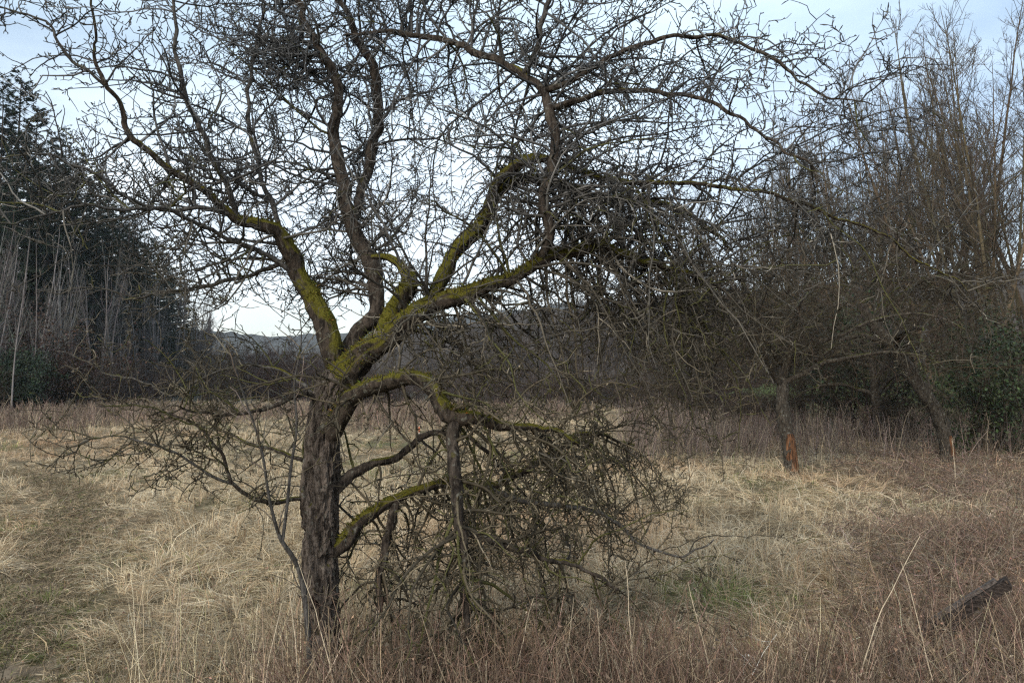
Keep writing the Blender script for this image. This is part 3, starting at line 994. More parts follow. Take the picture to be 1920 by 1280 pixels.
def pick(n, d0, d1, share, u0=-0.8, u1=0.8):
    x, y = scatter(n, d0, d1, u0, u1)
    k = rng.random(n) < share(x, y)
    return x[k], y[k]


TREE_X, TREE_Y = float(BASE[0]), float(BASE[1])
# the brown tangle close to the viewer and along the rough side of the meadow
xy = pick(60000, 2.3, 19, lambda x, y: meadow_kind(x, y)[0] * np.where((x > 1.55) & (x < 2.95) & (np.abs(x / y - 0.575) < 0.06) & (y < 4.7), 0.3, 1.0))   # thinner growth round the beam
n = len(xy[0])
h = np.clip(rng.normal(0.36, 0.16, n) + 0.20 * noise2(xy[0], xy[1], 0.9, 91), 0.1, 0.85) * np.clip(1.25 - 0.085 * xy[1], 0.5, 1)
tag(weed_stems(n, xy, h, (0.165, 0.112, 0.078), rng, 0.16, 7, 0.0026, 0.35, 0.4).build('weeds', M_weed), kind='stuff')
# clumps of tall straw stems between the track and the apple tree
cx_ = np.array([-0.62, -0.95, -1.25, -1.5, -0.75, -1.05, -1.75, 0.35, 1.2, 2.1])
cy_ = np.array([3.3, 3.6, 3.9, 4.4, 4.3, 3.2, 4.0, 3.3, 3.5, 3.6])
n = 420
kk = rng.integers(0, len(cx_), n)
xy = (cx_[kk] + rng.normal(0, 0.14, n), cy_[kk] + rng.normal(0, 0.14, n))
tag(weed_stems(n, xy, rng.uniform(0.35, 0.72, n), (0.42, 0.335, 0.225), rng, 0.08, 1.5, 0.0021, 0.28, 0.1).build('reeds', M_weed), kind='stuff')
# fallen, matted stems under it
xy = pick(120000, 2.3, 19, lambda x, y: meadow_kind(x, y)[0])
n = len(xy[0])
mb = MB()
p = np.stack([xy[0], xy[1], gz(*xy) + rng.uniform(0.0, 0.16, n)], 1)
big = 1 + 0.09 * np.maximum(xy[1] - 4, 0)
d = rng.normal(size=(n, 3)) * np.array([1, 1, 0.3])
P, R = grow(rng, p, d, rng.uniform(0.15, 0.5, n), 4, 0.25, np.zeros(3), 0.0019 * big, 0.0012 * big)
P[..., 2] = np.maximum(P[..., 2], 0.0)
tubes(mb, P, R, 3, jitter_col(rng, (0.21, 0.155, 0.112), n, 0.5, 0.08), rng)
# withered leaves caught among the stems
xy = pick(150000, 2.3, 19, lambda x, y: np.clip(meadow_kind(x, y)[0] * 0.9 + 0.03, 0, 1))
n = len(xy[0])
p = np.stack([xy[0], xy[1], gz(*xy) + np.abs(rng.normal(0, 0.13, n))], 1)
a = unit(rng.normal(size=(n, 3)))
b = unit(np.cross(a, rng.normal(size=(n, 3))))
s_ = (rng.uniform(0.008, 0.022, n) * (1 + 0.05 * np.maximum(xy[1] - 4, 0)))[:, None]
bend_ = unit(rng.normal(size=(n, 3))) * s_ * 0.35
q = np.stack([p, p + a * s_ * 0.5 + b * s_ * 0.33 + bend_, p + a * s_ * 1.2, p + a * s_ * 0.5 - b * s_ * 0.33 + bend_], 1)
mb.add(q.reshape(-1, 3), np.arange(4 * n).reshape(-1, 4), None, np.repeat(jitter_col(rng, (0.155, 0.098, 0.064), n, 0.5, 0.06), 4, 0))
tag(mb.build('undergrowth', M_weed), kind='stuff')
# knee-high russet weeds at the far edge, greyer ones in the middle distance
xy = pick(26000, 24, 62, lambda x, y: np.clip(1.05 - np.abs((y - 41 - 0.12 * x)) / 11 + 1.0 * noise2(x, y, 0.22, 95, 3), 0, 1) * (x < 4), -0.8, 0.12)
n = len(xy[0])
tag(weed_stems(n, xy, rng.uniform(0.35, 1.0, n) * (0.9 + 0.5 * noise2(xy[0], xy[1], 0.2, 96)), (0.155, 0.112, 0.085), rng, 0.12, 4, 0.0035, 0.2, 0.4).build('weeds', M_weed), kind='stuff')
xy = pick(30000, 13, 46, lambda x, y: np.clip((960 + x / y * FPX - 1150) / 60, 0, 1) * np.clip((y - 15.5 + 1.5 * noise2(x, y, 0.4, 97)) / 2.5, 0, 1) * np.where(960 + x / y * FPX < 1440, 1.0, 0.4), 0.1, 0.8)
n = len(xy[0])
tag(weed_stems(n, xy, np.clip(rng.uniform(0.5, 1.2, n) * (0.8 + 0.5 * noise2(xy[0], xy[1], 0.35, 99)), 0.2, 1.6), (0.150, 0.115, 0.094), rng, 0.10, 4, 0.0027, 0.2, 0.3).build('weeds', M_weed), kind='stuff')

# tall pale grass stalks that stand out one by one
STALKS = [  # (foot px, foot distance, top px, top py, label)
    (1588, 3.3, 1725, 1005, 'tall pale arching grass stalk bending over near the dark leaning beam'),
    (1760, 3.4, 1690, 1050, 'straight pale stalk crossing the arching one beside the dark beam'),
    (1345, 3.4, 1290, 1090, 'pale thin stalk leaning, halfway between the apple tree and the beam'),
    (1120, 3.3, 1118, 1140, 'upright short pale stalk among the brown weeds under the apple crown'),
    (940, 3.3, 1000, 1120, 'pale leaning stalk in the weeds below the hanging apple boughs'),
    (1178, 3.2, 1172, 1050, 'upright tall pale stalk among the brown weeds below the hanging twigs'),
    (668, 3.2, 560, 1050, 'stout pale stalk leaning across the foot of the apple trunk'),
    (560, 3.2, 540, 1080, 'pale upright stalk just beside the foot of the apple trunk'),
    (500, 3.3, 530, 1130, 'short pale stalk leaning towards the apple trunk'),
    (1785, 12.5, 1785, 822, 'single straw-coloured stalk in front of the leaning orchard tree'),
    (345, 4.6, 352, 1010, 'lone thin stalk standing in the open straw grass'),
    (6, 3.4, 45, 1150, 'dark spindly dead weed at the grassy corner by the track'),
]
for k, (fx, fd, tx, ty, lab) in enumerate(STALKS):
    y0 = fd
    x0 = (fx - 960) / FPX * fd
    z0 = float(gz(x0, y0))
    top = at(tx, ty, fd + 0.05)
    dark = 'dark' in lab.split()[0]
    o_b = np.array([x0, y0, z0])
    v = top - o_b
    s = np.linspace(0, 1, 14)[:, None]
    bend = np.array([0.10 if 'arching' in lab.split()[2:3] else 0.02, 0.02, 0])
    P = (v * s + bend * (np.sin(s * math.pi)) * -np.sign(v[0] if abs(v[0]) > 1e-6 else 1))
    P[:, :2] += 0.004 * np.stack([vnoise(np.hstack([s * 9, s * 0 + k, s * 0])), vnoise(np.hstack([s * 9, s * 0 + k, s * 0 + 5]))], 1)
    P[0, 2] -= 0.02
    r0 = 0.0032 if fd < 6 else 0.007
    mb = MB()
    col = (0.05, 0.045, 0.03) if dark else (0.50, 0.41, 0.29)
    tubes(mb, P[None], (np.linspace(r0, r0 * 0.4, 14))[None], 6, np.array(col)[None], rng)
    st = empty('grass_stalk', tuple(o_b))
    mb.build('stem', M_weed, st)
    mb = MB()
    idx, p, t, rr, u = spawn(rng, P[None], np.full((1, 14), r0 * 0.4), (26 if dark else 10) / max(np.linalg.norm(v), 0.3), 0.3 if dark else 0.8, 1.0)
    d = side(rng, t, np.full(len(idx), 0.45), np.array([0, 0, 0.5]))
    if len(idx):
        P2, R2 = grow(rng, p, d, rng.uniform(0.03, 0.09, len(idx)), 3, 0.25, np.zeros(3), np.full(len(idx), r0 * 0.45), np.full(len(idx), r0 * 0.2))
        tubes(mb, P2, R2, 3, np.array(col) * 0.8, rng)
        mb.build('foliage', M_weed, st)
    tag(st, lab, 'stalk', 'tall stalks standing out of the grass')

# ------------------------------------------------------------------ the beam sticking out of the weeds, and a marker stake
a_, b_ = at(1640, 1248, 4.75), at(1893, 1090, 4.45)
bm = empty('timber_beam', (float(a_[0]), float(a_[1]), 0.0))
tag(bm, 'dark weathered timber beam leaning up out of the brown weeds', 'beam')
ax = unit(b_ - a_)
sd = unit(np.cross(ax, [0, 0, 1]))
up = np.cross(sd, ax)
mb = MB()
N = 26
prof = [(-0.045, -0.028), (-0.045, 0.024), (-0.038, 0.03), (0.038, 0.03), (0.045, 0.024), (0.045, -0.028)]
Lb = np.linalg.norm(b_ - a_) + 0.10
V = []
for k in range(N):
    s = -0.1 + Lb * k / (N - 1)
    for j, (u, v) in enumerate(prof):
        w = 1 + 0.08 * float(vnoise(np.array([[s * 14, j * 3.1, 0.5]]))[0])
        e = 0.02 * float(vnoise(np.array([[j * 5.3, 2.0, 7.0]]))[0]) * (k == N - 1)
        V.append(a_ + ax * (s + e) + sd * u * w + up * v * w - np.array(bm.location))
i = np.arange(N - 1)[:, None] * 6
j = np.arange(6)[None]
j2 = (j + 1) % 6
Q = np.stack([i + j, i + j2, i + 6 + j2, i + 6 + j], -1).reshape(-1, 4)
e = (N - 1) * 6
mb.add(V, np.vstack([Q, [[e, e + 1, e + 2, e + 3], [e, e + 3, e + 4, e + 5]]]), None, (0.05, 0.04, 0.035))
M_beam = mat_noise('weathered_timber', (0.018, 0.014, 0.012), (0.085, 0.066, 0.055), 22, 5, 0.9, 0.8, (1, 3, 3))
mb.build('plank', M_beam, bm, smooth=False)
mb = MB()      # lighter strip that makes the beam's upper face paler
V = []
for k in range(N):
    s = 0.05 + (Lb - 0.20) * k / (N - 1)
    for u, v in [(-0.04, 0.0325), (-0.038, 0.050), (0.012, 0.052), (0.015, 0.0325)]:
        w = 1 + 0.05 * float(vnoise(np.array([[s * 17, u * 90, 1.5]]))[0])
        V.append(a_ + ax * s + sd * u * w + up * v * w - np.array(bm.location))
i = np.arange(N - 1)[:, None] * 4
j = np.arange(4)[None]
j2 = (j + 1) % 4
Q = np.stack([i + j, i + j2, i + 4 + j2, i + 4 + j], -1).reshape(-1, 4)
e = (N - 1) * 4
mb.add(V, np.vstack([Q, [[e, e + 1, e + 2, e + 3], [3, 2, 1, 0]]]), None, (0.1, 0.09, 0.08))
mb.build('top_strip', mat_noise('grey_timber', (0.04, 0.034, 0.03), (0.15, 0.125, 0.11), 30, 4, 0.9, 0.5, (1, 3, 3)), bm, smooth=False)

g = at(786, 822, 23.4)
stk = empty('marker_stake', (float(g[0]), float(g[1]), float(gz(g[0], g[1]))))
tag(stk, 'short orange and white marker stake out in the straw meadow', 'stake')
mb = MB()
for z0, z1, c in ((-0.1, 0.20, (0.55, 0.5, 0.44)), (0.203, 0.36, (0.62, 0.17, 0.08))):
    P = np.stack([np.full(4, 0.0), np.zeros(4), np.linspace(z0, z1, 4)], 1)
    m2 = MB()
    tubes(m2, P[None], np.array([[0.02, 0.024, 0.024, 0.018]]), 8, np.array(c)[None], rng)
    m2.build('shaft' if z0 < 0 else 'painted_top', M_weed, stk)

# ------------------------------------------------------------------ trees behind
rng = np.random.default_rng(505)


def bare_tree(name, H, stems=1, r0=0.14, col_t=(0.10, 0.085, 0.065), col_c=(0.085, 0.072, 0.06), l1=1.9, l2=2.6, l3=3.6, l4=4.0,
              spread=(0.3, 0.6), up=0.07, reach=0.34, low=0.2, fan=0.10, tw=0.005):
    """a leafless tree: trunk and limbs as one mesh, the branches and twigs as its crown"""
    r = rng
    S = stems
    p0 = np.stack([r.normal(0, 0.12, S), r.normal(0, 0.12, S), np.full(S, -0.2)], 1)
    d0 = np.stack([r.normal(0, fan, S), r.normal(0, fan, S), np.ones(S)], 1)
    if S == 1:
        p0[:, :2] = 0
    hs = H * np.where(np.arange(S) == 0, 0.95, r.uniform(0.74, 0.95, S))
    P, R = grow(r, p0, d0, hs, 14, 0.035, np.array([0, 0, 0.03]), np.full(S, r0), np.full(S, 0.008))
    tr = MB()
    tubes(tr, P, R, 8, jitter_col(r, col_t, S, 0.12, 0.04), r)
    cr = MB()
    idx, p, t, rr, u = spawn(r, P, R, l1, low, 0.98)
    d = side(r, t, r.uniform(*spread, len(idx)))
    L = H * reach * (1.02 - u) ** 0.7 * r.uniform(0.45, 1.0, len(idx)) + 0.8
    P1, R1 = grow(r, p, d, L, 8, 0.09, np.array([0, 0, up]), np.clip(rr * 0.45, 0.012, 0.05), np.full(len(idx), 0.007))
    c1 = jitter_col(r, np.array(col_t) * 0.5 + np.array(col_c) * 0.5, len(idx), 0.2, 0.05)
    big = R1[:, 0] > 0.03
    tubes(tr, P1[big], R1[big], 5, c1[big], r)
    tubes(cr, P1[~big], R1[~big], 4, c1[~big], r)
    Pp, Rp, Lp = P1, R1, L
    for dens, ml, rad_, n, sp in ((l2, 0.42, 0.0085, 5, (0.3, 0.65)), (l3, 0.40, 0.0065, 3, (0.3, 0.7)), (l4, 0.45, 0.005, 2, (0.3, 0.7))):
        if dens <= 0:
            break
        idx, p, t, rr, u = spawn(r, Pp, Rp, dens, 0.12, 1.0)
        if not len(idx):
            break
        d = side(r, t, r.uniform(*sp, len(idx)), np.array([0, 0, 0.35]))
        L = Lp[idx] * ml * r.uniform(0.5, 1.1, len(idx)) * (1.15 - 0.6 * u) + 0.12
        P2, R2 = grow(r, p, d, L, n, 0.13, np.array([0, 0, up * 1.2]), np.full(len(idx), rad_ * tw / 0.005), np.full(len(idx), rad_ * 0.5 * tw / 0.005))
        tubes(cr, P2, R2, 3, jitter_col(r, col_c, len(idx), 0.25, 0.06), r)
        Pp, Rp, Lp = P2, R2, L
    o = empty(name)
    tr.build('trunk', M_far, o)
    cr.build('crown', M_far, o)
    return o


def spruce(name, H, R, col=(0.018, 0.030, 0.016), ragged=0.3, low=0.08):
    r = rng
    P, Rd = grow(r, np.array([[0, 0, -0.2]]), np.array([[0, 0, 1.0]]), np.array([H]), 10, 0.008, np.array([0, 0, 0.02]), np.array([0.18]), np.array([0.02]))
    tr = MB()
    tubes(tr, P, Rd, 8, np.array([[0.07, 0.055, 0.045]]), r)
    n = int(H * 9)
    u = low + (1 - low) * (np.arange(n) + r.random(n)) / n
    az = r.uniform(0, 2 * math.pi, n)
    L = R * np.clip((1.0 - u) ** 0.85, 0.02, 1) * np.clip(r.normal(1, ragged, n), 0.35, 1.6) + 0.25
    base = np.stack([np.zeros(n), np.zeros(n), u * H], 1)
    d = np.stack([np.cos(az), np.sin(az), -0.25 + 0.75 * u ** 2], 1)
    P1, R1 = grow(r, base, d, L, 5, 0.06, np.array([0, 0, 0.035]), np.full(n, 0.03), np.full(n, 0.008))
    tubes(tr, P1, R1, 3, np.array([0.05, 0.042, 0.032]), r)
    cr = MB()
    idx, p, t, rr, uu = spawn(r, P1, R1, 13.0, 0.10, 1.02)
    m = len(idx)
    sd_ = np.cross(t, [0, 0, 1.0]) * np.where(r.random(m) < 0.5, 1, -1)[:, None]
    d = unit(t * 0.8 + sd_ * r.uniform(0.2, 1.1, m)[:, None] + np.array([0, 0, -0.35]) + 0.2 * r.normal(size=(m, 3)))
    ln = r.uniform(0.18, 0.48, m) * (0.5 + 0.6 * (1 - uu))
    for k in range(6):       # each spray: narrow blades of needles
        dd = unit(d + 0.35 * r.normal(size=(m, 3)))
        w = unit(np.cross(dd, r.normal(size=(m, 3)))) * r.uniform(0.012, 0.032, m)[:, None]
        q = np.stack([p - w * 0.5, p + dd * (ln * 0.55)[:, None] - w, p + dd * ln[:, None], p + dd * (ln * 0.5)[:, None] + w], 1)
        cr.add(q.reshape(-1, 3), np.arange(4 * m).reshape(-1, 4), None, np.repeat(jitter_col(r, col, m, 0.2, 0.06), 4, 0))
    o = empty(name)
    tr.build('trunk', M_far, o)
    cr.build('crown', M_needle, o, smooth=False)
    return o


def leafy_shrub(name, H, W, col, n_leaf, leaf=0.05, stems=9, lumps=16, droop=0.0):
    """a shrub that keeps its leaves: stems, and leaves gathered in uneven clumps"""
    r = rng
    st = MB()
    p0 = np.stack([r.normal(0, W * 0.12, stems), r.normal(0, W * 0.12, stems), np.full(stems, -0.1)], 1)
    d0 = np.stack([r.normal(0, 0.35, stems), r.normal(0, 0.35, stems), np.ones(stems)], 1)
    P, R = grow(r, p0, d0, H * r.uniform(0.6, 1.0, stems), 8, 0.10, np.array([0, 0, 0.02]), np.full(stems, 0.03), np.full(stems, 0.008))
    tubes(st, P, R, 5, np.array([0.06, 0.048, 0.035]), r)
    idx, p, t, rr, u = spawn(r, P, R, 5.0, 0.15, 1.0)
    d = side(r, t, r.uniform(0.4, 0.9, len(idx)))
    P1, R1 = grow(r, p, d, W * r.uniform(0.15, 0.5, len(idx)), 5, 0.2, np.array([0, 0, 0.02 - droop]), np.full(len(idx), 0.01), np.full(len(idx), 0.004))
    tubes(st, P1, R1, 3, np.array([0.06, 0.048, 0.035]), r)
    ends = P1[:, 2:].reshape(-1, 3)
    c = ends[r.integers(0, len(ends), n_leaf)] + r.normal(0, 0.05 * W, (n_leaf, 3)) * r.random((n_leaf, 1)) * 1.6
    c[:, 2] = np.abs(c[:, 2])
    a = unit(r.normal(size=(n_leaf, 3)) + np.array([0, 0, -0.4 - droop * 3]))
    b = unit(np.cross(a, r.normal(size=(n_leaf, 3))))
    s = (leaf * r.uniform(0.6, 1.5, n_leaf))[:, None]
    q = np.stack([c, c + a * s * 0.5 + b * s * 0.35, c + a * s * 1.1, c + a * s * 0.5 - b * s * 0.35], 1)
    cr = MB()
    tone = np.exp(0.35 * fbm(c * 1.3, 3, 2))[:, None]
    cr.add(q.reshape(-1, 3), np.arange(4 * n_leaf).reshape(-1, 4), None, np.repeat(np.clip(jitter_col(r, col, n_leaf, 0.3, 0.10) * tone, 0.004, 1), 4, 0))
    o = empty(name)
    st.build('stem', M_far, o)
    cr.build('foliage', M_leaf, o, smooth=False)
    return o


def bare_shrub(name, H, W, col, stems=26):
    r = rng
    st, cr = MB(), MB()
    p0 = np.stack([r.normal(0, W * 0.22, stems), r.normal(0, W * 0.22, stems), np.full(stems, -0.1)], 1)
    d0 = np.stack([r.normal(0, 0.4, stems), r.normal(0, 0.4, stems), np.ones(stems)], 1)
    P, R = grow(r, p0, d0, H * r.uniform(0.6, 1.1, stems), 7, 0.12, np.array([0, 0, -0.02]), np.full(stems, 0.018), np.full(stems, 0.006))
    tubes(st, P, R, 4, jitter_col(r, col, stems, 0.2), r)
    Pp, Rp, Lq = P, R, np.full(stems, H)
    for dens, L, rd, k in ((4.5, 0.8, 0.008, 5), (7.0, 0.35, 0.006, 3), (9.0, 0.16, 0.0045, 2)):
        idx, p, t, rr, u = spawn(r, Pp, Rp, dens, 0.1, 1.0)
        d = side(r, t, r.uniform(0.35, 0.8, len(idx)), np.array([0, 0, 0.3]))
        P2, R2 = grow(r, p, d, L * r.uniform(0.5, 1.2, len(idx)), k, 0.2, np.zeros(3), np.full(len(idx), rd), np.full(len(idx), rd * 0.6))
        tubes(cr, P2, R2, 3, jitter_col(r, col, len(idx), 0.3), r)
        Pp, Rp = P2, R2
    o = empty(name)
    st.build('stem', M_far, o)
    cr.build('foliage', M_far, o)
    return o


def orchard_tree(name, trunk_pts, R_crown, H, col_t, col_c, n_limb=9, droop=0.14, scar=None, dens=(7, 7, 9, 9), tw=1.0):
    """an old unpruned fruit tree: short trunk, arching limbs, a dense drooping head of twigs"""
    r = rng
    q = resample(np.array(trunk_pts, float), 40)
    tr, cr = MB(), MB()
    V, D = limb_mesh(tr, q, 22, 1.0, int(r.integers(1, 99)))
    o = empty(name)
    M = n_limb
    k = r.integers(22, 40, M)
    az = np.arange(M) * 2.4 + r.normal(0, 0.3, M)
    d = np.stack([np.cos(az), np.sin(az), r.uniform(0.35, 1.1, M)], 1)
    P, R = grow(r, q[k, :3], d, R_crown * r.uniform(0.8, 1.25, M), 14, 0.15, lambda s: np.array([0, 0, -droop * 1.5 * s]), q[k, 3] * 0.55, np.full(M, 0.012))
    P[..., 2] = np.minimum(P[..., 2], H + r.normal(0, 0.1, P.shape[:2]))
    tubes(tr, P, R, 8, np.array(col_t) * 0.9, r)
    Pp, Rp = P, R
    for (dn, L, rd, n, w, sp) in ((dens[0], 0.85 * R_crown / 2.2, 0.009, 8, 0.18, (0.5, 0.95)), (dens[1], 0.42, 0.0055, 5, 0.25, (0.4, 0.9)), (dens[2], 0.17, 0.0042, 3, 0.3, (0.4, 0.95)), (dens[3], 0.06, 0.0038, 2, 0.3, (0.5, 1.0))):
        idx, p, t, rr, u = spawn(r, Pp, Rp, dn, 0.12, 1.0)
        dd = side(r, t, r.uniform(*sp, len(idx)), np.array([0, 0, 0.25]))
        P2, R2 = grow(r, p, dd, L * r.uniform(0.5, 1.3, len(idx)), n, w, lambda s: np.array([0, 0, -droop * s]), np.full(len(idx), rd * tw), np.full(len(idx), rd * 0.6 * tw))
        P2[..., 2] = np.maximum(P2[..., 2], 0.95 + 0.12 * r.normal(size=P2.shape[:2]))
        tubes(cr, P2, R2, 3, jitter_col(r, col_c, len(idx), 0.3, 0.07), r)
        Pp, Rp = P2, R2
    t_o = tr.build('trunk', M_obark, o)
    cr.build('crown', M_far, o)
    if scar:
        # bark gnawed off low on the side that faces the field: a raised-edge plate of bare orange wood following the trunk
        z0, z1, a0, a1 = scar
        sel = np.where((q[:, 2] > z0) & (q[:, 2] < z1))[0]
        qq = resample(q[sel[0]:sel[-1] + 1], 30)
        m = MB()
        aa = np.linspace(a0, a1, 19)
        VV = np.empty((30, 19, 3))
        for i in range(30):
            t = i / 29
            w = math.sin(min(1, t * 4 + 0.35, (1 - t) * 3.0 + 0.25) * math.pi / 2)
            mid = (a0 + a1) / 2
            ang = mid + (aa - mid) * w * (1 + 0.15 * float(vnoise(np.array([[t * 7, 3.3, 0]]))[0]))
            rr_ = qq[i, 3] * (1.06 + 0.04 * vnoise(np.stack([ang * 6, np.full(19, t * 2.5), np.full(19, 9.0)], 1)))
            VV[i] = qq[i, :3] + np.stack([np.cos(ang) * rr_, np.sin(ang) * rr_, np.zeros(19)], 1)
        kk = (np.arange(29)[:, None] * 19 + np.arange(18)[None]).ravel()
        m.add(VV.reshape(-1, 3), np.stack([kk, kk + 1, kk + 20, kk + 19], 1), None, (0.4, 0.18, 0.06))
        m.build('bare_wood', M_scar, t_o)
    return o


M_obark = mat_bark('orchard_bark', (0.022, 0.018, 0.014), (0.09, 0.075, 0.058), (0.05, 0.055, 0.015), 0.2, 0.5, 0.5)
M_scar = mat_noise('gnawed_wood', (0.040, 0.021, 0.012), (0.27, 0.125, 0.058), 16, 4, 0.8, 0.5, (3.0, 3.0, 0.35), 0.4, 0.72)


def put(o, px, Y, label=None, cat=None, group=None, scale=1.0, rz=None, zs=1.0):
    x = (px - 960) / FPX * Y
    o.location = (x, Y, float(gz(x, Y)))
    o.rotation_euler = (0, 0, rng.uniform(0, 6.28) if rz is None else rz)
    o.scale = (scale, scale, scale * zs)
    tag(o, label, cat, group)
    return o


class Pool:
    """the first use of each built variant is the thing itself, later uses are copies with their parts"""

    def __init__(self, protos, heights):
        self.p, self.h, self.used = protos, heights, [False] * len(protos)

    def get(self, k=None):
        k = int(rng.integers(len(self.p))) if k is None else k
        if not self.used[k]:
            self.used[k] = True
            return self.p[k], self.h[k]
        return copy_tree(self.p[k]), self.h[k]


def height_to(py, Y):
    return EYE + (720 - py) / FPX * Y


# --- the spruce wood on the left
SP = [(20, 4.2, 0.3), (23, 4.0, 0.38), (17, 3.6, 0.45)]
spr = Pool([spruce('spruce', h, w, ragged=g) for h, w, g in SP], [s[0] for s in SP])
row = [(-170, 20, 50), (-110, 90, 54), (-55, 70, 58), (-8, 130, 57), (22, 122, 60), (52, 178, 62), (85, 240, 60), (112, 228, 66), (140, 272, 68), (172, 300, 70), (200, 352, 74), (228, 378, 80), (252, 402, 84), (276, 436, 92), (300, 458, 98), (314, 478, 106), (338, 516, 118), (362, 560, 130), (392, 590, 150),
       (-30, 200, 66), (36, 230, 70), (66, 262, 72), (98, 286, 74), (126, 300, 78), (158, 330, 80), (186, 372, 84), (214, 400, 90), (242, 424, 96), (264, 452, 104), (290, 486, 112), (10, 250, 54), (128, 330, 66), (60, 300, 58), (176, 390, 74), (226, 430, 82), (4, 330, 50), (90, 360, 60), (150, 410, 68), (200, 440, 78),
        (190, 345, 76), (216, 372, 80), (238, 396, 84), (260, 420, 88), (282, 446, 94), (306, 474, 100), (326, 500, 108), (344, 524, 114), (272, 470, 90), (318, 520, 104), (240, 450, 84)]
for k, (px, py, Y) in enumerate(row):
    Y = Y * 1.10 + 6
    o, h = spr.get(k if k < 3 else None)
    s = height_to(py, Y) / h
    lab = 'dark dense spruce in the wood behind the slender pale trunks'
    g = 'spruces of the dark wood'
    if px == 22:
        lab, g = 'tallest sharp spire of dark spruce above the wood at the edge of the sky', 'spruces of the dark wood'
    if px == 314:
        lab = 'dark spruce spire where the wood steps down towards the open sky'
    if px == 392:
        lab = 'small distant spruce at the very end of the dark wood'
    put(o, px, Y, lab, 'spruce', g, s * 1.0, zs=1.0)

# --- slender pale stems in front of them
SL = [(11.5, 1, 0.085), (12.5, 1, 0.09), (10.5, 2, 0.075), (12, 1, 0.08)]
sl = Pool([bare_tree('bare_birch', h, n, r0, (0.19, 0.175, 0.16), (0.10, 0.09, 0.083), 1.5, 2.4, 2.8, 1.8, (0.25, 0.5), 0.08, 0.24, 0.22, 0.06, 0.007) for h, n, r0 in SL], [s[0] for s in SL])
edge = lambda px: np.interp(px, [-200, 0, 200, 300, 380, 430], [44, 51, 72, 92, 125, 150])
o, h = sl.get(0)
put(o, 24, 38, 'pale crooked birch stem standing out in front of the dark wood', 'birch', 'slender bare trees along the dark wood', height_to(400, 38) / h * 0.62, zs=1 / 0.62)
o, h = sl.get(1)
put(o, 62, 47, 'straight pale birch stem next to the crooked one before the dark wood', 'birch', 'slender bare trees along the dark wood', height_to(420, 47) / h * 0.7, zs=1 / 0.7)
for k in range(82):
    px = rng.uniform(-140, 410)
    Y = edge(px) + rng.uniform(-6, 5)
    top = 430 + 0.32 * max(px, 0) + rng.normal(0, 48)
    o, h = sl.get()
    put(o, px, Y, 'slender grey-stemmed bare tree among many along the edge of the spruce wood', 'tree', 'slender bare trees along the dark wood', height_to(top, Y) / h)
    o.rotation_euler = (rng.normal(0, 0.05), rng.normal(0, 0.05), o.rotation_euler[2])

# --- undergrowth shrubs at the foot of that wood
g = 'shrubs at the foot of the dark wood'
ev = Pool([leafy_shrub('evergreen_shrub', 3.2, 3.4, (0.018, 0.030, 0.013), 9000, 0.09, 10)], [3.2])
for px, py, Y, lab in [(22, 640, 44, 'broad blackish green evergreen shrub in front of the pale birch stems'), (-60, 620, 44, 'blackish green evergreen shrub partly out of view beside the broad one'), (105, 690, 50, 'small dark green evergreen shrub beside the russet bush')]:
    o, h = ev.get(0)
    put(o, px, Y, lab, 'shrub', g, height_to(py, Y) / h)
ru = Pool([leafy_shrub('russet_shrub', 4.2, 3.0, (0.062, 0.036, 0.024), 3800, 0.08, 8), leafy_shrub('russet_shrub', 3.0, 2.6, (0.060, 0.038, 0.026), 2800, 0.08, 8)], [4.2, 3.0])
for k, (px, py, Y, lab) in enumerate([(88, 560, 50, 'tall russet bush with withered leaves before the dark wood'), (125, 610, 50, 'rounder russet bush beside the tall withered one'), (175, 640, 58, 'low russet bush with withered leaves at the end of the evergreens'), (70, 690, 46, 'low russet bush in front of the broad evergreen shrub')]):
    o, h = ru.get(k % 2)
    put(o, px, Y, lab, 'shrub', g, height_to(py, Y) / h)
BS = [(2.6, 2.8, (0.060, 0.043, 0.036)), (2.2, 3.2, (0.075, 0.056, 0.046)), (2.9, 2.6, (0.055, 0.045, 0.033))]
bs = Pool([bare_shrub('bare_shrub', h, w, c) for h, w, c in BS], [b[0] for b in BS])
for k in range(24):
    px = rng.uniform(-60, 420)
    Y = edge(px) - rng.uniform(1, 8)
    o, h = bs.get(k if k < 3 else None)
    put(o, px, Y, 'dark leafless thicket shrub at the foot of the slender bare trees', 'shrub', 'bare shrubs along the dark wood', height_to(rng.normal(680, 22), Y) / h)

# --- low trees in the gap and the brown wood across the field
FT = [(12, 1, 0.12, (0.062, 0.052, 0.045)), (13, 2, 0.10, (0.068, 0.054, 0.045)), (11, 1, 0.11, (0.055, 0.049, 0.040)), (14, 1, 0.13, (0.070, 0.056, 0.050))]
ft = Pool([bare_tree('bare_tree', h, n, r0, (0.10, 0.088, 0.075), c, 2.3, 2.6, 3.0, 2.6, (0.3, 0.65), 0.05, 0.36, 0.16, 0.1, 0.0085) for h, n, r0, c in FT], [f[0] for f in FT])
tops = lambda px: np.interp(px, [340, 400, 460, 560, 640, 720, 820, 900, 960, 1050, 1150, 1250, 1350, 1480, 1600], [575, 596, 640, 655, 632, 612, 600, 585, 560, 530, 505, 490, 478, 470, 470])
for k in range(48):
    px = rng.uniform(360, 650)
    Y = rng.uniform(125, 175)
    o, h = ft.get(k if k < 4 else None)
    put(o, px, Y, 'small grey leafless tree far off in the gap below the open sky', 'tree', 'far trees in the gap', height_to(tops(px) + abs(rng.normal(0, 16)), Y) / h)
for k in range(92):
    px = rng.uniform(640, 1620)
    Y = rng.uniform(78, 128)
    o, h = ft.get()
    put(o, px, Y, 'brownish leafless tree in the wood across the far side of the field', 'tree', 'trees of the brown wood', height_to(tops(px) + abs(rng.normal(0, 26)) - 6, Y) / h)
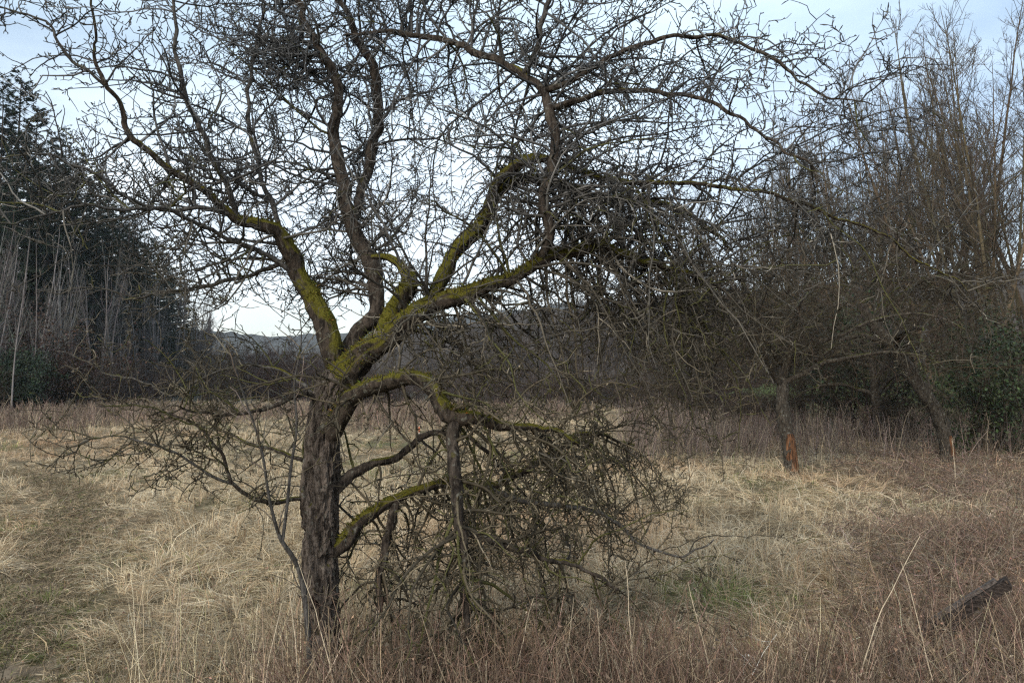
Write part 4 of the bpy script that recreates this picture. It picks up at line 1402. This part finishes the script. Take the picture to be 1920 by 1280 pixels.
for k in range(46):
    px = rng.uniform(560, 1460)
    Y = rng.uniform(52, 76)
    o, h = bs.get()
    put(o, px, Y, 'leafless brown shrub in the scrub along the far side of the field', 'shrub', 'shrubs before the brown wood', height_to(rng.normal(700, 18), Y) / h)
for px, py, Y, lab in [(884, 676, 74, 'small dark spruce before the brown wood, the one nearer the apple trunk'), (946, 700, 72, 'small dark spruce, shorter of the two before the brown wood'), (1068, 640, 86, 'narrow dark spruce half hidden in the brown wood')]:
    o, h = spr.get()
    put(o, px, Y, lab, 'spruce', 'small spruces before the brown wood', height_to(py, Y) / h * 1.0)

for k in range(22):
    px = rng.uniform(380, 660)
    Y = rng.uniform(70, 105)
    o, h = (bs if k % 3 else ft).get()
    put(o, px, Y, 'grey-brown bush or low tree closing the field below the gap', 'shrub', 'brush below the gap', height_to(rng.uniform(632, 692), Y) / h)

# small white house far off in the gap
hs = empty('house', (0, 0, 0))
hx = at(497, 700, 240)
hs.location = (float(hx[0]), 240.0, 0.0)
hs.rotation_euler = (0, 0, 0.35)
tag(hs, 'tiny white house with a grey roof, far off behind the twigs in the gap', 'house')
hb = MB()
wv_, hv, dv, rf_ = 2.6, 5.0, 2.2, 7.0
pts = [(-wv_, -dv, 0), (wv_, -dv, 0), (wv_, dv, 0), (-wv_, dv, 0), (-wv_, -dv, hv), (wv_, -dv, hv), (wv_, dv, hv), (-wv_, dv, hv), (-wv_, 0, rf_), (wv_, 0, rf_)]
hb.add(pts, [[0, 1, 5, 4], [1, 2, 6, 5], [2, 3, 7, 6], [3, 0, 4, 7]], [[5, 6, 9], [7, 4, 8]], (0.5, 0.5, 0.48))
hb.build('wall', M_weed, hs, smooth=False)
hb = MB()
rr_ = [(-3.0, -2.6, 4.75), (3.0, -2.6, 4.75), (3.0, 0, 7.12), (-3.0, 0, 7.12), (3.0, 2.6, 4.75), (-3.0, 2.6, 4.75)]
up_ = [(x, y, z + 0.16) for x, y, z in rr_]
hb.add(rr_ + up_, [[0, 1, 2, 3], [3, 2, 4, 5], [6, 7, 8, 9], [9, 8, 10, 11], [0, 1, 7, 6], [4, 5, 11, 10]], None, (0.16, 0.16, 0.17))
hb.build('roof', M_weed, hs, smooth=False)
for wx in (-1.3, 1.2):
    for wz in (1.2, 3.4):
        hb = MB()
        hb.add([(wx - 0.45, -dv - 0.03, wz), (wx + 0.45, -dv - 0.03, wz), (wx + 0.45, -dv - 0.03, wz + 1.1), (wx - 0.45, -dv - 0.03, wz + 1.1), (wx - 0.45, -dv + 0.05, wz), (wx + 0.45, -dv + 0.05, wz), (wx + 0.45, -dv + 0.05, wz + 1.1), (wx - 0.45, -dv + 0.05, wz + 1.1)],
               [[0, 1, 2, 3], [0, 1, 5, 4], [1, 2, 6, 5], [2, 3, 7, 6], [3, 0, 4, 7]], None, (0.05, 0.055, 0.06))
        hb.build('window', M_weed, hs, smooth=False)

# --- the tall row on the right
TT = [(19, 4, 0.11), (20, 3, 0.12), (18, 5, 0.10), (21, 1, 0.16), (19, 4, 0.11)]
tt = Pool([bare_tree('tall_bare_tree', h, n, r0, (0.115, 0.090, 0.056), (0.098, 0.080, 0.060), 2.3, 2.4, 3.1, 4.4, (0.32, 0.66), 0.07, 0.25, 0.42, 0.25, 0.0058) for h, n, r0 in TT], [t_[0] for t_ in TT])
tops2 = lambda px: np.interp(px, [1330, 1400, 1460, 1530, 1560, 1640, 1700, 1760, 1820, 1920, 2100], [330, 262, 205, 165, 140, 100, 62, 10, -30, -60, -80])
g = 'tall bare trees in the row behind the orchard'
o, h = tt.get(0)
put(o, 1868, 27, 'tall many-stemmed bare tree with ochre lichened trunks, standing in front of the row', 'tree', g, height_to(-60, 27) / h)
o, h = tt.get(3)
put(o, 1765, 31, 'straight single-stemmed tall bare tree beside the ochre many-stemmed one', 'tree', g, height_to(20, 31) / h)
for k in range(30):
    px = 1330 + 660 * ((k + rng.random()) / 30) ** 0.9
    Y = np.interp(px, [1350, 1450, 1600, 1800, 2000], [66, 56, 44, 35, 31]) + rng.uniform(-3, 9)
    o, h = tt.get()
    put(o, px, Y, 'tall slender bare tree with upswept branches in the row behind the old orchard', 'tree', g, height_to(tops2(px) + abs(rng.normal(0, 30)), Y) / h)

# --- old orchard trees in front of that row
OT, OC = (0.08, 0.066, 0.05), (0.062, 0.050, 0.034)
o = orchard_tree('orchard_tree', [(0.05, 0, -0.1, 0.15), (0.02, 0, 0.25, 0.125), (-0.02, 0.0, 0.7, 0.115), (-0.08, 0.05, 1.15, 0.12), (-0.05, 0.1, 1.6, 0.10), (0.02, 0.1, 2.2, 0.08)], 2.6, 4.1, OT, OC, 12, 0.14, scar=(0.02, 0.78, -2.35, -0.5))
put(o, 1476, 14.0, 'old bare orchard tree whose trunk foot is gnawed to bright orange wood', 'tree', 'old orchard trees', 1.0, 0.0)
o = orchard_tree('orchard_tree', [(0.06, 0, -0.1, 0.17), (0.03, 0, 0.4, 0.14), (-0.10, 0, 0.9, 0.15), (-0.45, 0.05, 1.55, 0.15), (-0.95, 0.1, 2.35, 0.13), (-1.45, 0.15, 3.0, 0.11), (-1.8, 0.1, 3.7, 0.07)], 2.7, 4.8, OT, OC, 12, 0.10, scar=(0.05, 0.60, -1.7, -0.95))
put(o, 1768, 16.8, 'leaning old bare orchard tree with a narrow orange gnawed scar at its foot', 'tree', 'old orchard trees', 1.0, 0.0)
o3 = orchard_tree('orchard_tree', [(0, 0, -0.1, 0.15), (0.05, 0, 0.7, 0.12), (0.0, 0, 1.4, 0.12), (-0.1, 0, 2.3, 0.09)], 2.8, 4.9, OT, (0.058, 0.047, 0.036), 12, 0.12)
put(o3, 1640, 21.5, 'dark unpruned orchard tree between the two gnawed ones, further back', 'tree', 'old orchard trees', 1.0, 0.6)
o = copy_tree(o3)
put(o, 1318, 23.0, 'brown dense orchard tree behind the drooping twigs of the apple tree', 'tree', 'old orchard trees', 0.95, 2.6)
o = copy_tree(o3)
put(o, 1905, 21.0, 'unpruned orchard tree behind the green bush beside the leaning one', 'tree', 'old orchard trees', 1.1, 4.0)
o = copy_tree(o3)
put(o, 1500, 28.0, 'small orchard tree deep in the thicket behind the bright orange trunk', 'tree', 'old orchard trees', 1.0, 5.1)

o = leafy_shrub('evergreen_bush', 3.6, 3.6, (0.034, 0.048, 0.020), 9000, 0.07, 12, droop=0.05)
put(o, 1872, 17.5, 'dark green ivy-like evergreen bush beside the leaning orchard tree', 'bush', None, height_to(575, 17.5) / 3.6)
o2 = leafy_shrub('evergreen_bush', 2.2, 2.4, (0.026, 0.042, 0.018), 5000, 0.06, 8)
put(o2, 1590, 25, 'small green evergreen bush glimpsed through the orchard twigs', 'bush', None, height_to(560, 25) / 2.2)
for k in range(20):
    px = rng.uniform(1180, 2000)
    Y = rng.uniform(20, 32)
    o, h = bs.get()
    put(o, px, Y, 'leafless thicket shrub among the old orchard trees', 'shrub', 'shrubs among the orchard trees', height_to(rng.normal(730, 28), Y) / h)

hill('bank', [(1380, 735, 44), (1500, 712, 44), (1640, 690, 44), (1760, 686, 44), (1900, 690, 44), (2200, 700, 44)], 7, (0.075, 0.095, 0.035), 0.25, 77)

# --- bare sapling that springs from the foot of the apple tree
s0 = at(566, 1085, 3.8)
sap = empty('sapling', (float(s0[0]), 3.8, float(gz(s0[0], 3.8))))
tag(sap, 'thin bare sapling with two forking stems close beside the apple trunk', 'sapling')
so = np.array(sap.location)
cr = MB()
for rows in ([(578, 1190, 3.8, 17), (566, 1085, 3.8, 16), (548, 1042, 3.76, 14), (524, 1005, 3.72, 11), (505, 935, 3.66, 9), (494, 862, 3.6, 8), (478, 800, 3.56, 6), (455, 735, 3.5, 5), (425, 640, 3.45, 3)],
             [(530, 1012, 3.73, 10), (538, 950, 3.74, 9), (545, 880, 3.76, 8), (556, 800, 3.78, 7), (552, 720, 3.8, 6), (565, 640, 3.82, 4), (560, 570, 3.84, 2.5)]):
    P = [[*(at(px, py, Y) - so), 0.33 * w / FPX * Y] for px, py, Y, w in rows]
    if rows[0][0] == 578:
        P = [[P[0][0] + 0.03, P[0][1], -0.05, P[0][3]]] + P
    q = resample(np.array(P), 50)
    mb = MB()
    limb_mesh(mb, q, 10, 0.4, 200 + len(rows))
    mb.build('stem', M_branch, sap)
    idx, p, t, rr, u = spawn(rng, q[None, :, :3], q[None, :, 3], 13, 0.3, 1.0)
    d = side(rng, t, rng.uniform(0.35, 0.7, len(idx)), np.array([0, 0, 0.4]))
    P2, R2 = grow(rng, p, d, rng.uniform(0.06, 0.3, len(idx)), 5, 0.16, np.array([0, 0, 0.06]), np.full(len(idx), 0.003), np.full(len(idx), 0.0018))
    tubes(cr, P2, R2, 4, jitter_col(rng, (0.12, 0.10, 0.075), len(idx)), rng)
cr.build('twigs', M_twig, sap)

# ------------------------------------------------------------------ the air: a thin winter haze
hz = MB()
bx0, bx1, by0, by1, bz0, bz1 = -1120, 1120, -80, 990, -9, 130
hz.add([(bx0, by0, bz0), (bx1, by0, bz0), (bx1, by1, bz0), (bx0, by1, bz0), (bx0, by0, bz1), (bx1, by0, bz1), (bx1, by1, bz1), (bx0, by1, bz1)],
       [[3, 2, 1, 0], [4, 5, 6, 7], [0, 1, 5, 4], [1, 2, 6, 5], [2, 3, 7, 6], [3, 0, 4, 7]], None, (1, 1, 1))
M_haze = bpy.data.materials.new('thin_haze')
M_haze.use_nodes = True
M_haze.node_tree.nodes.clear()
h_out = M_haze.node_tree.nodes.new('ShaderNodeOutputMaterial')
h_vol = M_haze.node_tree.nodes.new('ShaderNodeVolumePrincipled')
h_vol.inputs['Color'].default_value = (0.80, 0.88, 1.0, 1)
h_vol.inputs['Density'].default_value = 0.0002
M_haze.node_tree.links.new(h_vol.outputs['Volume'], h_out.inputs['Volume'])
tag(hz.build('haze', M_haze, smooth=False), kind='stuff')
